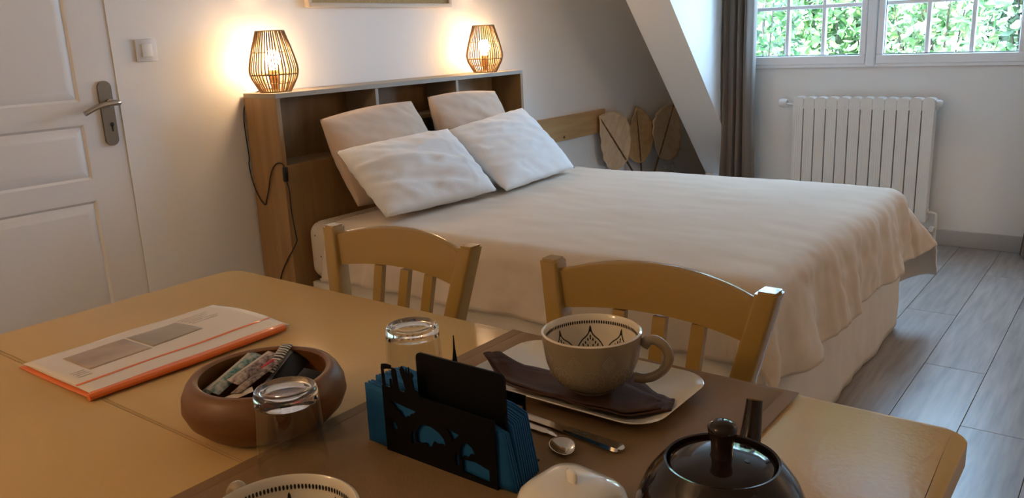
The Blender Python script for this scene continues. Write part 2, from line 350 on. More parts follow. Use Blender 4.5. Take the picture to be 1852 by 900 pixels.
# ================================================================== OUTSIDE
struct(box('terrace_ground', (-14, 5.2, -1.0), (12, 26, -0.6), GRAVEL, smooth=0))
def bush(name, label, cx, cy, rx, ry, z0, z1, n, mats, size, dens=0.75):
    t = thing(name, label, 'bush', (cx, cy, -0.6), group=None)
    bm = bmesh.new(); H = (z1 - z0) / 2; zc = (z0 + z1) / 2 + 0.6
    for i in range(n):
        while 1:
            p = Vector((random.uniform(-1, 1), random.uniform(-1, 1), random.uniform(-1, 1)))
            if 0.25 < p.length < 1: break
        if nz(p.x * 2.2 + cx, p.y * 2.2, p.z * 2.2 + cy) < -0.28 * dens: continue
        c = Vector((p.x * rx, p.y * ry, zc + p.z * H)); s = size * random.uniform(0.6, 1.3)
        d = Vector((random.gauss(0, 1), random.gauss(0, 1), random.gauss(-0.2, 0.7))).normalized(); q = d.cross(Vector((random.gauss(0, 1), random.gauss(0, 1), random.gauss(0, 1)))).normalized()
        nrm = d.cross(q) * s * 0.1
        a, b, e, f, g, h = (bm.verts.new(c + v) for v in (d * 0, d * s * .35 + q * s * .24 + nrm, d * s * .75 + q * s * .17 + nrm, d * s, d * s * .75 - q * s * .17 + nrm, d * s * .35 - q * s * .24 + nrm))
        mi = 0 if random.random() < 0.72 else 1
        for fc in (bm.faces.new((a, b, e, f)), bm.faces.new((a, f, g, h))): fc.material_index = mi
    me = bpy.data.meshes.new('foliage'); bm.to_mesh(me); bm.free(); tag(link('foliage', me, mats, t), kind='stuff')
    bm = bmesh.new()
    for i in range(7):
        a = random.uniform(0, 2 * pi); e = Vector((cos(a) * rx * .7, sin(a) * ry * .7, zc + H * random.uniform(0, .8)))
        bm_tube(bm, spline([(cos(a) * .05, sin(a) * .05, 0), (e.x * .35 + random.uniform(-.1, .1), e.y * .35, e.z * .5), tuple(e)], 4), [0.016 - 0.0014 * k for k in range(9)], 5)
    obj('branch', bm, BARK, t)
bush('garden_bush', 'sparse bush with scattered leaves outside the left window panes beside the curtain', -2.72, 7.0, 0.38, 0.35, 0.2, 2.3, 700, [FOL[0], FOL[2]], 0.085, 3)
bush('garden_bush', 'dense bright green bush outside the middle and right panes of the left casement', -2.35, 8.6, 0.85, 0.6, -0.2, 3.3, 6500, [FOL[0], FOL[1]], 0.12, 1.4)
bush('garden_bush', 'pale mint leafed bush with thin twigs outside the right casement', -1.36, 7.1, 0.50, 0.45, 0.0, 2.6, 3000, [FOL[1], FOL[0]], 0.095, 1.2)
bush('garden_bush', 'darker green bush outside the far right window panes', -0.80, 8.4, 0.48, 0.55, -0.2, 3.2, 3000, [FOL[2], FOL[1]], 0.12, 1.6)
bush('garden_bush', 'pale bush standing farthest off, behind the leftmost window panes', -4.25, 9.4, 1.05, 0.7, -0.3, 3.6, 5200, [FOL[1], FOL[0]], 0.14, 1.4)

# ================================================================== BED GROUP
HX0, HX1, HY0, HY1, HZ = -2.752, -2.558, 1.905, 3.424, 1.036
hb = thing('headboard_shelf', 'oak veneer headboard with three open niches behind the bed', 'headboard', (-2.65, 2.66, 0))
def hbox(name, lo, hi, m, bevel=0.0012):
    o = (-2.65, 2.66, 0); return box(name, [a - b for a, b in zip(lo, o)], [a - b for a, b in zip(hi, o)], m, hb, bevel, 1, smooth=0)
hbox('side_panel', (HX0, HY0, 0.0), (HX1, HY0 + .020, HZ - .018), VENEER); hbox('side_panel', (HX0, HY1 - .020, 0.0), (HX1, HY1, HZ - .018), VENEER)
hbox('top_board', (HX0, HY0, HZ - .018), (HX1, HY1, HZ), VEDGE)
hbox('back_panel', (HX0, HY0 + .02, 0.0), (HX0 + .008, HY1 - .02, HZ - .018), VENEER)
for y in (2.413, 2.919): hbox('divider', (HX0 + .008, y - .009, 0.60), (HX1 - .001, y + .009, HZ - .018), VEDGE)
hbox('front_panel', (HX1 - .020, HY0 + .02, 0.0), (HX1 - .003, 2.404, 0.768), VENEER); hbox('front_panel', (HX1 - .020, 2.928, 0.0), (HX1 - .003, HY1 - .02, 0.768), VENEER); hbox('front_panel', (HX1 - .020, 2.404, 0.0), (HX1 - .003, 2.928, 0.60), VENEER)
hbox('niche_shelf', (HX0 + .008, HY0 + .02, 0.752), (HX1 - .020, 2.404, 0.768), VENEERH); hbox('niche_shelf', (HX0 + .008, 2.928, 0.752), (HX1 - .020, HY1 - .02, 0.768), VENEERH); hbox('niche_shelf', (HX0 + .008, 2.422, 0.868), (HX1 - .004, 2.910, 0.886), VENEERH)

# rattan bedside lamps
def make_lamp(label, loc, rot):
    t = thing('rattan_table_lamp', label, 'lamp', loc, rot, 'rattan lamps on the headboard')
    prof = [(0.057, 0.003), (0.068, 0.022), (0.083, 0.050), (0.0885, 0.066), (0.0905, 0.080), (0.0885, 0.098), (0.082, 0.125), (0.071, 0.165), (0.060, 0.198), (0.052, 0.224)]
    bm = bmesh.new(); n = 44
    for i in range(n):
        a = 2 * pi * i / n + random.uniform(-.02, .02)
        bm_tube(bm, [(r * cos(a), r * sin(a), z) for r, z in prof], 0.0025, 5)
    tag(obj('rattan_strands', bm, RATTAN, t), kind='stuff')
    for r, z, w in ((0.057, 0.003, .0028), (0.0885, 0.066, .0025), (0.052, 0.2235, .0026), (0.076, 0.147, .0013), (0.0745, 0.034, .0015)):
        tube('hoop', [(r * cos(2 * pi * i / 40), r * sin(2 * pi * i / 40), z) for i in range(40)], w, RATTAN, t, 6, closed=True)
    lathe('base_disc', [(0, 0), (0.055, 0), (0.055, 0.006), (0.02, 0.009), (0.012, 0.012), (0.012, 0.030), (0, 0.030)], SOCKM, t, 32)
    sk = lathe('bulb_socket', [(0, 0.028), (0.017, 0.028), (0.019, 0.033), (0.019, 0.078), (0.016, 0.083), (0, 0.083)], SOCKM, t, 24)
    lathe('bulb', [(0, 0.083), (0.013, 0.083), (0.014, 0.092), (0.024, 0.108), (0.029, 0.124), (0.026, 0.142), (0.015, 0.154), (0, 0.157)], BULBM, t, 24, smooth=180)
    return t
lampA = make_lamp('lit rattan lamp on headboard end nearest the door, with black cord', (-2.655, 1.985, HZ), 0.0)
lampB = make_lamp('lit rattan lamp on headboard end nearest the window', (-2.655, 3.245, HZ), 0.7)
cy = HY0 - 0.006
cp = [(-2.70, 2.03, HZ + .006), (-2.752, 2.0, HZ + .008), (-2.757, 1.93, HZ - .02), (-2.756, cy, 0.95), (-2.7535, cy, 0.80), (-2.757, cy - .002, 0.76), (-2.744, cy, 0.684), (-2.712, cy, 0.63), (-2.687, cy, 0.612), (-2.676, cy, 0.63), (-2.656, cy, 0.669), (-2.625, cy, 0.742), (-2.588, cy, 0.777), (-2.552, cy - .001, 0.780), (-2.538, cy - .002, 0.766)]
cc = [(-2.535, cy - .002, 0.716), (-2.527, cy - .001, 0.679), (-2.528, cy, 0.594), (-2.517, cy, 0.51), (-2.52, cy, .48), (-2.588, cy, 0.403), (-2.639, cy, 0.329), (-2.68, cy, 0.20), (-2.70, cy, 0.06), (-2.70, cy, 0.004), (-2.735, cy - .01, 0.004)]
inA = lambda P: [Vector(p) - Vector((-2.655, 1.985, HZ)) for p in P]
bm = bmesh.new(); bm_tube(bm, spline(inA(cp), 6), 0.0023, 6); bm_tube(bm, spline(inA(cc), 6), 0.0023, 6)
cd = obj('cord', bm, BLACKP, lampA)
bm = bmesh.new(); bm_box(bm, (-.0085, -.008, -.028), (.0085, .008, .028), 0.004, 2); obj('cord_switch', bm, BLACKP, cd, loc=tuple(inA([(-2.536, cy - .003, 0.741)])[0]), rot=(0, 0.08, 0))

# bed: base, mattress with spotted cover, valance
BX0, BX1, BY0, BY1, BZ = -2.553, -0.745, 1.968, 3.40, 0.545
bed = thing('double_bed', 'double bed with cream valance standing against the niche headboard', 'bed', (-1.64, 2.70, 0))
bo = Vector((-1.64, 2.70, 0))
def bedbox(name, lo, hi, m, bv=0.004, seg=2, sm=40): return box(name, Vector(lo) - bo, Vector(hi) - bo, m, bed, bv, seg, smooth=sm)
bedbox('base', (BX0 + .02, BY0 + .03, 0.16), (BX1 - .03, BY1 - .03, 0.312), WHITEF)
bedbox('base_rail', (BX0 + .012, BY0 + .004, 0.268), (BX0 + .30, BY0 + .03, 0.306), WHITEF)
for a in (BX0 + .10, BX1 - .12):
    for b in (BY0 + .10, BY1 - .10): box('leg', Vector((a - .025, b - .025, 0)) - bo, Vector((a + .025, b + .025, .16)) - bo, WHITEF, bed, 0.003, smooth=30)
SPOT = mat('spotted_sheet_cotton', (0.66, 0.58, 0.47), 0.85)
_nt = SPOT.node_tree; _v = _nt.nodes.new('ShaderNodeTexVoronoi'); _v.inputs['Scale'].default_value = 34; _t = _nt.nodes.new('ShaderNodeTexCoord'); _nt.links.new(_t.outputs['Object'], _v.inputs['Vector'])
_c = _nt.nodes.new('ShaderNodeValToRGB'); _c.color_ramp.elements[0].color = (0.07, 0.06, 0.06, 1); _c.color_ramp.elements[1].color = (0.66, 0.58, 0.47, 1); _c.color_ramp.elements[0].position = 0.10; _c.color_ramp.elements[1].position = 0.13
_nt.links.new(_v.outputs['Distance'], _c.inputs[0]); _nt.links.new(_c.outputs[0], _nt.nodes['Principled BSDF'].inputs['Base Color'])
bm = bmesh.new(); bm_box(bm, Vector((BX0, BY0, 0.316)) - bo, Vector((BX1, BY1, BZ)) - bo, 0.052, 6)
obj('mattress', bm, SPOT, bed, smooth=180)
def valance():
    path = [(BX0 + .16, BY0 - .005), (BX1 + .022, BY0 - .005), (BX1 + .022, BY1 + .012), (BX0 + .16, BY1 + .012)]
    pts = []
    for (a, b), (c, d) in zip(path, path[1:]):
        n = int(sqrt((c - a) ** 2 + (d - b) ** 2) / 0.02)
        pts += [(a + (c - a) * i / n, b + (d - b) * i / n) for i in range(n)]
    pts.append(path[-1]); n = len(pts) - 1
    def f(u, v):
        i = round(u * n); x, y = pts[i]; z = 0.004 + 0.36 * v
        k = (1 - v) * 0.010 * (nz(x * 5, y * 5, 3.1) + 0.6 * nz(x * 14, y * 14, v * 2)) + 0.004 * nz(x * 9, y * 9, v * 8)
        if y < BY0: y -= k
        elif x > BX1: x += k + 0.006 * (1 - v); z += 0.012 * max(0, (y - 3.12) / .28) * (1 - v)
        return Vector((x, y, z)) - bo
    return grid('valance', f, n, 14, SKIRT, bed, 0.003)
valance()

# duvet draped over the bed
def make_duvet():
    t = thing('duvet', 'beige cotton duvet spread over the bed, draped over its foot', 'duvet', (-1.55, 2.70, 0.0))
    o = Vector((-1.55, 2.70, 0.0)); rr = 0.062
    ix1, iy0, iy1 = BX1 + 0.030 - rr, BY0 - 0.005 - rr * 0 + 0.035 - rr * 0.0, BY1 + 0.02 - rr
    iy0 = BY0 - 0.030 + rr
    OF, ON, OB = 0.302, 0.250, 0.47
    def f(u, v):
        cx = -2.37 + u * (ix1 + OF + 2.37); cyy = (iy0 - ON) + v * (iy1 + OB - iy0 + ON)
        cx += 0.02 * (nz(cyy * 3, 1.7)) * (1 if u < .05 else 0)
        qx, qy = min(cx, ix1), max(iy0, min(iy1, cyy)); dx, dy = cx - qx, cyy - qy; d = sqrt(dx * dx + dy * dy)
        top = 0.568
        e = min(1.0, min(ix1 - qx, qy - iy0, iy1 - qy) / 0.25); head = min(1, max(0, (qx + 2.37) / 0.2))
        z = top + 0.012 * e * head - 0.008 * (1 - head)
        z += head * (0.010 * nz(qx * 2.3, qy * 2.8, 5) + 0.0020 * nz(qx * 3.2 + qy * 2, qy * 9, 2) + 0.0022 * nz(qx * 9 + qy * 5, qy * 14, 7) + 0.0030 * (abs(nz(qx * 4 - qy * 2.2, qy * 7 + qx, 11)) - .2) + 0.005 * abs(nz(qx * 2.2 + qy, qy * 4, 21)) * max(0, min(1, (ix1 - .1 - qx) * 1.4)))
        if d < 1e-9: return Vector((qx, qy, z)) - o
        ux, uy = dx / d, dy / d; s = qx * 1.0 + qy * 1.0 + atan2(uy, ux) * 0.25
        corner = abs(ux * uy) * 2
        far = corner if uy > 0 else 0.0
        near = corner if uy < 0 else 0.0
        d *= 1 - 0.20 * near - 0.16 * far
        arc = rr * pi / 2
        if d < arc: out, down = rr * sin(d / rr), rr * (1 - cos(d / rr))
        else:
            h = d - arc; fl = 0.10 + 0.52 * far ** 1.5 + 0.16 * near
            out = rr + h * fl; down = rr + h * sqrt(max(0.05, 1 - fl * fl))
        hang = min(1, d / 0.3)
        fold = 0.008 * sin(s * 29 + 7 * nz(s * 2.2, 0.3) + 5 * d) * (0.5 + nz(s * 3, 6.1)) + 0.010 * sin(s * 15 + 1.0 + 6 * nz(s * 1.3, 4.4)) + 0.030 * nz(s * 4, 8.8, d * 3) + 0.012 * nz(s * 11 + d * 9, 3.3, d * 5)
        pl_ = s * 12 + 4.5 * nz(s * 1.6, 1.9) + 1.6 * d; pleat = (1 - abs(sin(pl_))) ** 1.6 + 0.5 * (1 - abs(sin(pl_ * 1.7 + 1))) ** 2
        out += hang ** 1.1 * 0.020 * pleat * (1 - .6 * corner)
        out += hang ** 1.3 * (fold + 0.012) * (1 - 0.5 * corner)
        down += hang * (0.014 * nz(s * 3.3, 2.2) - 0.010 * pleat + 0.004) * (1 if d > arc else 0)
        x, y, z2 = qx + ux * out, qy + uy * out, z - down
        w = 0.005 * nz(x * 13, y * 13, z2 * 19) + 0.003 * nz(x * 30, y * 30, z2 * 30)
        return Vector((x + ux * w, y + uy * w, z2)) - o
    g = grid('cover', f, 190, 150, LINEN, t, 0.010, offset=0)
    return t
make_duvet()

def pillow(name, label, TL, TR, BR, BL, T, m, group, seed, pinch=-0.012, wr=1.0, hem=False):
    TL, TR, BR, BL = map(Vector, (TL, TR, BR, BL)); c = (TL + TR + BR + BL) / 4
    t = thing(name, label, 'pillow', tuple(c), group=group)
    nrm = (TR - BL).cross(TL - BR).normalized()
    if nrm.x < 0: nrm = -nrm
    n = 40; bm = bmesh.new(); up = (TL + TR - BL - BR).normalized(); ac = (TR + BR - TL - BL).normalized()
    def P(u, v, s):
        b = (BL * (1 - u) + BR * u) * (1 - v) + (TL * (1 - u) + TR * u) * v
        b += up * (-pinch * sin(pi * u) * (2 * v - 1)) * abs(2 * v - 1) + ac * (-pinch * sin(pi * v) * (2 * u - 1)) * abs(2 * u - 1)
        e = (max(0, 1 - abs(2 * u - 1) ** 2.6) * max(0, 1 - abs(2 * v - 1) ** 2.6)) ** 0.55
        w = nz(u * 3 + seed, v * 2.4, seed) * 0.16 + nz(u * 7 + v * 5, v * 3 - u * 2 + seed, seed * 2) * 0.07 * wr
        edge = 1 - min(1, 4 * min(u, 1 - u, v, 1 - v))
        cr = 0.009 * wr * (1 - abs(2 * u - 1) ** 6) * (1 - abs(2 * v - 1) ** 6) * nz(u * 4 + v * 9 + seed, v * 3 + seed)
        pk = edge * 0.06 * sin(40 * (u + v) + 5 * nz(u * 4, v * 4, seed)) * wr
        if hem: cr += 0.005 * math.exp(-((u - .80 - .03 * sin(5 * v)) / .012) ** 2) * s
        cr += s * e * wr * (0.007 * (0.25 - abs(nz(u * 4 - v * 5 + seed, v * 2 + u * 2.4, seed * 3))) + 0.004 * (0.25 - abs(nz(u * 9 + v * 3 + seed, v * 7 - u * 3, seed * 5))))
        return b + nrm * s * T / 2 * e * (1 + w + pk) + nrm * cr - c
    V = {}
    for s in (1, -1):
        for i in range(n + 1):
            for j in range(n + 1):
                if s < 0 and (i in (0, n) or j in (0, n)): V[s, i, j] = V[1, i, j]
                else: V[s, i, j] = bm.verts.new(P(i / n, j / n, s))
        for i in range(n):
            for j in range(n): bm.faces.new((V[s, i, j], V[s, i + 1, j], V[s, i + 1, j + 1], V[s, i, j + 1]))
    obj('pillowcase', bm, m, t, smooth=180)
    return t
pillow('pillow', 'beige square pillow leaning on the headboard at the end nearest the door', (-2.485, 2.04, 0.930), (-2.485, 2.535, 0.957), (-2.40, 2.64, 0.60), (-2.40, 2.115, 0.590), 0.13, BEIGEC, 'beige pillows against the headboard', 1.3)
pillow('pillow', 'beige square pillow leaning on the headboard at the window end', (-2.485, 2.635, 0.965), (-2.485, 3.10, 0.956), (-2.40, 3.17, 0.60), (-2.40, 2.69, 0.60), 0.13, BEIGEC, 'beige pillows against the headboard', 4.1)
pillow('pillow', 'white rectangular pillow at the door side, in front of a beige one', (-2.345, 1.985, 0.825), (-2.325, 2.575, 0.842), (-2.032, 2.523, 0.612), (-2.085, 1.960, 0.607), 0.135, WHITEC, 'white pillows on the bed', 7.7, 0.004, 1.5, True)
pillow('pillow', 'white rectangular pillow at the window side with a pointed raised corner', (-2.375, 2.595, 0.825), (-2.375, 3.165, 0.873), (-2.075, 3.150, 0.607), (-2.005, 2.545, 0.607), 0.125, WHITEC, 'white pillows on the bed', 2.9, 0.004, 1.5)

# ================================================================== WALL PIECES
sw = thing('light_switch', 'square light switch on the wall beside the door handle', 'switch', (WX, 1.546, 1.209))
box('plate', (0, -.0375, -.0375), (.008, .0375, .0375), SWITCHM, sw, 0.003)
box('rocker', (.008, -.019, -.022), (.0125, .019, .022), TRIM, sw, 0.002)
pf = thing('picture_frame', 'pale wooden picture frame hanging on the wall above the bed', 'picture', (WX, 2.677, 1.35))
box('frame_bar', (.002, -.432, 0), (.03, .432, .0175), FRAMEW, pf, 0.002); box('frame_bar', (.002, -.432, .58), (.03, .432, .5975), FRAMEW, pf, 0.002)
for a in (-.432, .4145): box('frame_bar', (.002, a, .0175), (.03, a + .0175, .58), FRAMEW, pf, 0.002)
box('artwork', (.006, -.4145, .0175), (.012, .4145, .58), ART, pf, smooth=0)
box('backing_board', (.001, -.41, .02), (.006, .41, .575), FRAMEW, pf, smooth=0)
rl = thing('wall_rail', 'pine rail fixed to the wall between headboard and dried leaves', 'rail', (WX, 4.0, .595))
box('board', (.001, -.57, .0), (.025, .515, .142), PINE, rl, 0.002, smooth=0)
kn = bmesh.new(); bm_prism(kn, [(.045 + .011 * cos(i * pi / 8), .02 + .009 * sin(i * pi / 8)) for i in range(16)], .025, .0256, 'x'); obj('knot', kn, STEMM, rl, smooth=0)
so = thing('wall_socket', 'white double socket low on the wall below the dried leaves', 'socket', (WX, 5.43, 0.225))
box('plate', (0, -.075, -.035), (.009, .075, .035), SWITCHM, so, 0.003)
for a in (-.036, .036): lathe('outlet', [(0, 0), (.020, 0), (.021, .006), (.017, .006), (.016, .002), (0, .002)], SWITCHM, so, 24, loc=(.009, a, 0), rot=(0, pi / 2, 0))
def dry_leaf(label, tip, base, width, m, xoff, bend):
    tip, base = Vector((xoff, *tip)), Vector((xoff, *base)); ax = (tip - base); L = ax.length; d = ax / L; sd = Vector((1, 0, 0)).cross(d)
    foot = base - d * (base.z - 0.012) / d.z * 1.0
    t = thing('dried_palm_leaf', label, 'dried leaf', (foot.x, foot.y, 0.0), group='dried leaves standing by the wall'); o = Vector((foot.x, foot.y, 0))
    n, w = 30, 16
    def f(u, v):
        a = u; hw = width * (sin(pi * min(1, a ** 0.80)) ** 0.80) * (0.5 if a < .02 else 1) if 0 < a < 1 else 0.0
        s = 2 * v - 1; ruf = 0.004 * sin(38 * a + 3 * s) * abs(s)
        p = base + d * (L * a) + sd * (hw * s) + Vector((0.018 * (abs(s) ** 1.5) * bend + ruf + 0.004 * abs(sin(22 * a + abs(s) * 4)), 0, 0))
        return p - o
    grid('blade', f, n, w, m, t, 0.0025)
    tube('stem', [foot - o, base - o + Vector((.004, 0, 0)), (base + tip) / 2 - o + Vector((.005, 0, 0)), tip - o + Vector((.004, 0, 0))], [.0075, .0065, .0055, .0035], STEMM, t, 8)
    bm = bmesh.new()
    for k in range(9):
        a = 0.12 + 0.085 * k
        for s in (-1, 1):
            hw = width * sin(pi * a ** 0.8) ** 0.80 * 0.93; p0 = base + d * (L * a); p1 = base + d * (L * min(.97, a + .12)) + sd * hw * s * (1 if a < .7 else .75)
            bm_tube(bm, [p0 - o + Vector((.004, 0, 0)), (p0 + p1) / 2 - o + Vector((.008, 0, 0)), p1 - o + Vector((.018 * bend + .003, 0, 0))], .0012, 4)
    obj('vein', bm, m, t)
dry_leaf('pale dried palm leaf at the left of the three, tip by the rail', (4.405, 0.705), (4.735, 0.385), 0.185, LEAFP, -2.722, 1)
dry_leaf('amber dried palm leaf, middle of the three fanned against the wall', (4.905, 0.712), (4.965, 0.335), 0.195, LEAFP2, -2.738, 1)
dry_leaf('dried palm leaf at the right of the three, cut off by the dormer wall', (5.405, 0.690), (5.175, 0.340), 0.235, LEAFP, -2.712, 1)

# ================================================================== WINDOW CORNER
def curtain(label, x0, x1, y, flare, n, seed):
    t = thing('curtain', label, 'curtain', ((x0 + x1) / 2, y, 0.0), group='taupe curtains at the dormer window'); o = Vector(((x0 + x1) / 2, y, 0))
    def f(u, v):
        z = 0.012 + 2.435 * (1 - v); low = max(0, (0.62 - z) / 0.62)
        ww = 1 + flare * low ** 1.5
        cx = (x0 + x1) / 2; x = cx + (x0 + (x1 - x0) * u - cx) * ww
        a = 0.045 + 0.012 * low; ph = 2 * pi * n * u + 0.9 * nz(u * 3, z * .5, seed)
        yy = y + a * sin(ph) + 0.012 * sin(2.3 * ph + seed) + 0.01 * nz(u * 8, z * 1.4, seed)
        return Vector((x + 0.012 * cos(ph) + 0.006 * nz(z * 2, u * 3, seed), yy, z)) - o
    grid('fabric', f, 110, 40, CURT, t, 0.003); return t
curtain('taupe curtain hanging in heavy folds at the left of the window', -2.060, -1.868, 4.735, 0.35, 4.4, 2.0)
curtain('taupe curtain at the right of the window, only its edge showing', -0.43, -0.25, 4.785, 0.40, 4.2, 6.0)

ra = thing('radiator', 'white column radiator on the wall under the window', 'radiator', (-1.27, 4.80, 0.14))
RN, RW = 12, 0.0617
bm = bmesh.new()
prof = [(-.0280, 0), (.0280, 0), (.0280, .590), (.0292, .602), (.0308, .606), (.0306, .648), (.022, .656), (.010, .6600), (-.010, .6600), (-.022, .656), (-.0306, .648), (-.0308, .606), (-.0292, .602), (-.0280, .590)]
bm_prism(bm, prof, -.036, .036, 'y')
bmesh.ops.bevel(bm, geom=[e for e in bm.edges if abs(e.verts[0].co.y + .036) < 1e-5 and abs(e.verts[1].co.y + .036) < 1e-5], offset=.003, segments=2, affect='EDGES')
for a in (-.017, -.0058, .0058, .017): bm_box(bm, (a - .0012, -.0375, .02), (a + .0012, -.035, .61))
sec = obj('section', bm, RADM, ra, loc=(-RW * 5.5, 0, 0))
for i in range(1, RN): c = sec.copy(); COL.objects.link(c); c.location = (-RW * 5.5 + RW * i, 0, 0)
for z in (.05, .612): tube('manifold', [(-RW * 6.1, .01, z), (RW * 6.1, .01, z)], .017, RADM, ra, 16)
vk = tube('valve_pipe', [(-.372, .0, .648 - .036), (-.43, .0, .648 - .03)], .006, RADM, ra, 10)
lathe('thermostat_knob', [(0, 0), (.018, 0), (.023, .006), (.0245, .03), (.021, .044), (0, .046)], TRIM, ra, 24, loc=(-.415, .0, .622), rot=(0, -pi / 2, 0))
lathe('bleed_cap', [(0, 0), (.020, 0), (.021, .02), (.014, .03), (0, .031)], TRIM, ra, 20, loc=(.370, .0, .628), rot=(0, pi / 2, 0))
tube('return_pipe', spline([(.372, .005, .05), (.40, .005, .045), (.412, .006, .02), (.412, .006, -.135)], 5), .007, RADM, ra, 10)
lathe('lockshield_valve', [(0, 0), (.013, 0), (.015, .01), (.013, .028), (0, .03)], TRIM, ra, 20, loc=(.40, -.01, -.035), rot=(pi / 2, 0, 0))
for a in (-.25, .25): box('wall_bracket', (a - .015, .036, .30), (a + .015, .079, .34), RADM, ra, 0.002)

# ================================================================== TABLE AND CHAIRS
TX0, TX1, TY0, TY1, TZ = -1.505, -0.118, 0.165, 0.968, 0.75
tb = thing('dining_table', 'beige lacquered rectangular dining table in the foreground', 'table', ((TX0 + TX1) / 2, (TY0 + TY1) / 2, 0))
to = Vector(((TX0 + TX1) / 2, (TY0 + TY1) / 2, 0))
def leafboard(y0, y1, rl_, rh_):
    n = 5; pts = []
    R_ = lambda cx, cy, r, a: [(cx + r * cos(radians(a + 90 * i / n)), cy + r * sin(radians(a + 90 * i / n))) for i in range(n + 1)]
    pts += R_(TX1 - rh_, y1 - rh_, rh_, 0) + R_(TX0 + rh_, y1 - rh_, rh_, 90) + R_(TX0 + rl_, y0 + rl_, rl_, 180) + R_(TX1 - rl_, y0 + rl_, rl_, 270)
    bm = bmesh.new(); bm_prism(bm, [(a - to.x, b - to.y) for a, b in pts], TZ - .028, TZ)
    es = [e for e in bm.edges if abs(e.verts[0].co.z - e.verts[1].co.z) < 1e-6]
    bmesh.ops.bevel(bm, geom=es, offset=.0035 if rl_ > .01 or rh_ > .01 else .002, segments=3, affect='EDGES', profile=.5)
    return obj('table_leaf', bm, TABLE, tb)
leafboard(0.4725, TY1, 0.0008, 0.026); leafboard(TY0, 0.4715, 0.026, 0.0008)
for lo, hi in (((TX0 + .07, TY0 + .05), (TX1 - .07, TY0 + .07)), ((TX0 + .07, TY1 - .07), (TX1 - .07, TY1 - .05)), ((TX0 + .05, TY0 + .07), (TX0 + .07, TY1 - .07)), ((TX1 - .07, TY0 + .07), (TX1 - .05, TY1 - .07))):
    box('apron', (lo[0] - to.x, lo[1] - to.y, .64), (hi[0] - to.x, hi[1] - to.y, TZ - .028), TABLE, tb, .002)
for a in (TX0 + .075, TX1 - .075):
    for b in (TY0 + .075, TY1 - .075):
        bm = bmesh.new(); q = [(0, .0), (.022, 0), (.022, .02), (.032, .64), (.032, TZ - .03), (0, TZ - .03)]
        bm_lathe(bm, [(r * 1.35, z) for r, z in q], 4, a0=pi / 4); obj('leg', bm, TABLE, tb, loc=(a - to.x, b - to.y, 0), smooth=0)

def make_chair(label, loc):
    t = thing('dining_chair', label, 'chair', loc, 0, 'dining chairs between table and bed')
    # local: backrest at y=0 (top), seat reaches toward -y; faces the table
    rk = lambda z: (z - .82) * 0.16
    hw = lambda z: .192 + (z - .82) * (.21 if z > .45 else .10)
    for s in (-1, 1):
        zs_ = [0.0, .2, .40, .46, .60, .72, .785, .826]
        bm = bmesh.new()
        rings = []
        for z in zs_:
            x, y = s * hw(max(z, .42)) if z >= .42 else s * (hw(.42) + (.42 - z) * .04), rk(z) if z >= .45 else rk(.45) + (.45 - z) * .10
            r = .0175 if z > .1 else .0155
            rings.append([bm.verts.new((x + a, y + b, z)) for a, b in rrect(-r, -r * 1.05, r, r * 1.05, .006, 3)])
        for a, b in zip(rings, rings[1:]):
            for k in range(len(a)): bm.faces.new((a[k], a[(k + 1) % len(a)], b[(k + 1) % len(a)], b[k]))
        bm.faces.new(rings[0][::-1]); top = bm.faces.new(rings[-1])
        bmesh.ops.bevel(bm, geom=list(top.edges), offset=.004, segments=2, affect='EDGES')
        obj('back_post', bm, CHAIR, t)
    # crest rail: bowed backwards in plan, arched on top
    bm = bmesh.new(); n = 28; V = []
    for i in range(n + 1):
        u = 2 * i / n - 1; x = u * .181; bow = .022 * (1 - u * u); zt = .808 + .027 * (1 - abs(u) ** 2.1); zb = .742 + .014 * (1 - u * u)
        sec_ = []
        for z, th in ((zb, -.5), (zb, .5), ((zb + zt) / 2, .5), (zt - .004, .5), (zt, .2), (zt, -.2), (zt - .004, -.5), ((zb + zt) / 2, -.5)):
            sec_.append(bm.verts.new((x, rk(z) + bow + th * .018, z)))
        V.append(sec_)
    for a, b in zip(V, V[1:]):
        for k in range(8): bm.faces.new((a[k], a[(k + 1) % 8], b[(k + 1) % 8], b[k]))
    bm.faces.new(V[0]); bm.faces.new(V[-1][::-1])
    obj('crest_rail', bm, CHAIR, t, smooth=45)
    for u in (-.062, .012, .082):
        k = u / .181; bm = bmesh.new(); rings = []
        for z in (.475, .60, .70, .752):
            xx = u * (.86 + .14 * (z - .475) / .28); yy = rk(z) + .022 * (1 - k * k) * max(0, (z - .45) / .35)
            rings.append([bm.verts.new((xx + a, yy + b, z)) for a, b in ((-.0115, -.006), (.0115, -.006), (.0115, .006), (-.0115, .006))])
        for a, b in zip(rings, rings[1:]):
            for q in range(4): bm.faces.new((a[q], a[(q + 1) % 4], b[(q + 1) % 4], b[q]))
        bm.faces.new(rings[0][::-1]); bm.faces.new(rings[-1]); obj('back_slat', bm, CHAIR, t, smooth=0)
    box('lower_rail', (-.118, rk(.46) - .010, .452), (.118, rk(.46) + .010, .480), CHAIR, t, .002)
    bm = bmesh.new(); bm_prism(bm, [(-.135, -.05), (.135, -.05), (.185, -.36), (.165, -.41), (-.165, -.41), (-.185, -.36)], .43, .455)
    bmesh.ops.bevel(bm, geom=list(bm.edges), offset=.006, segments=2, affect='EDGES'); obj('seat', bm, CHAIR, t)
    for s in (-1, 1):
        tube('front_leg', [(s * .155, -.375, 0), (s * .155, -.37, .43)], [.013, .017], CHAIR, t, 14)
        tube('side_stretcher', [(s * .155, -.37, .20), (s * .163, -.04, .20)], .009, CHAIR, t, 10)
    tube('cross_stretcher', [(-.158, -.20, .20), (.158, -.20, .20)], .009, CHAIR, t, 10)
    return t
ch1 = make_chair('olive beige slatted chair nearer the door, behind the table', (-1.180, 1.135, 0))
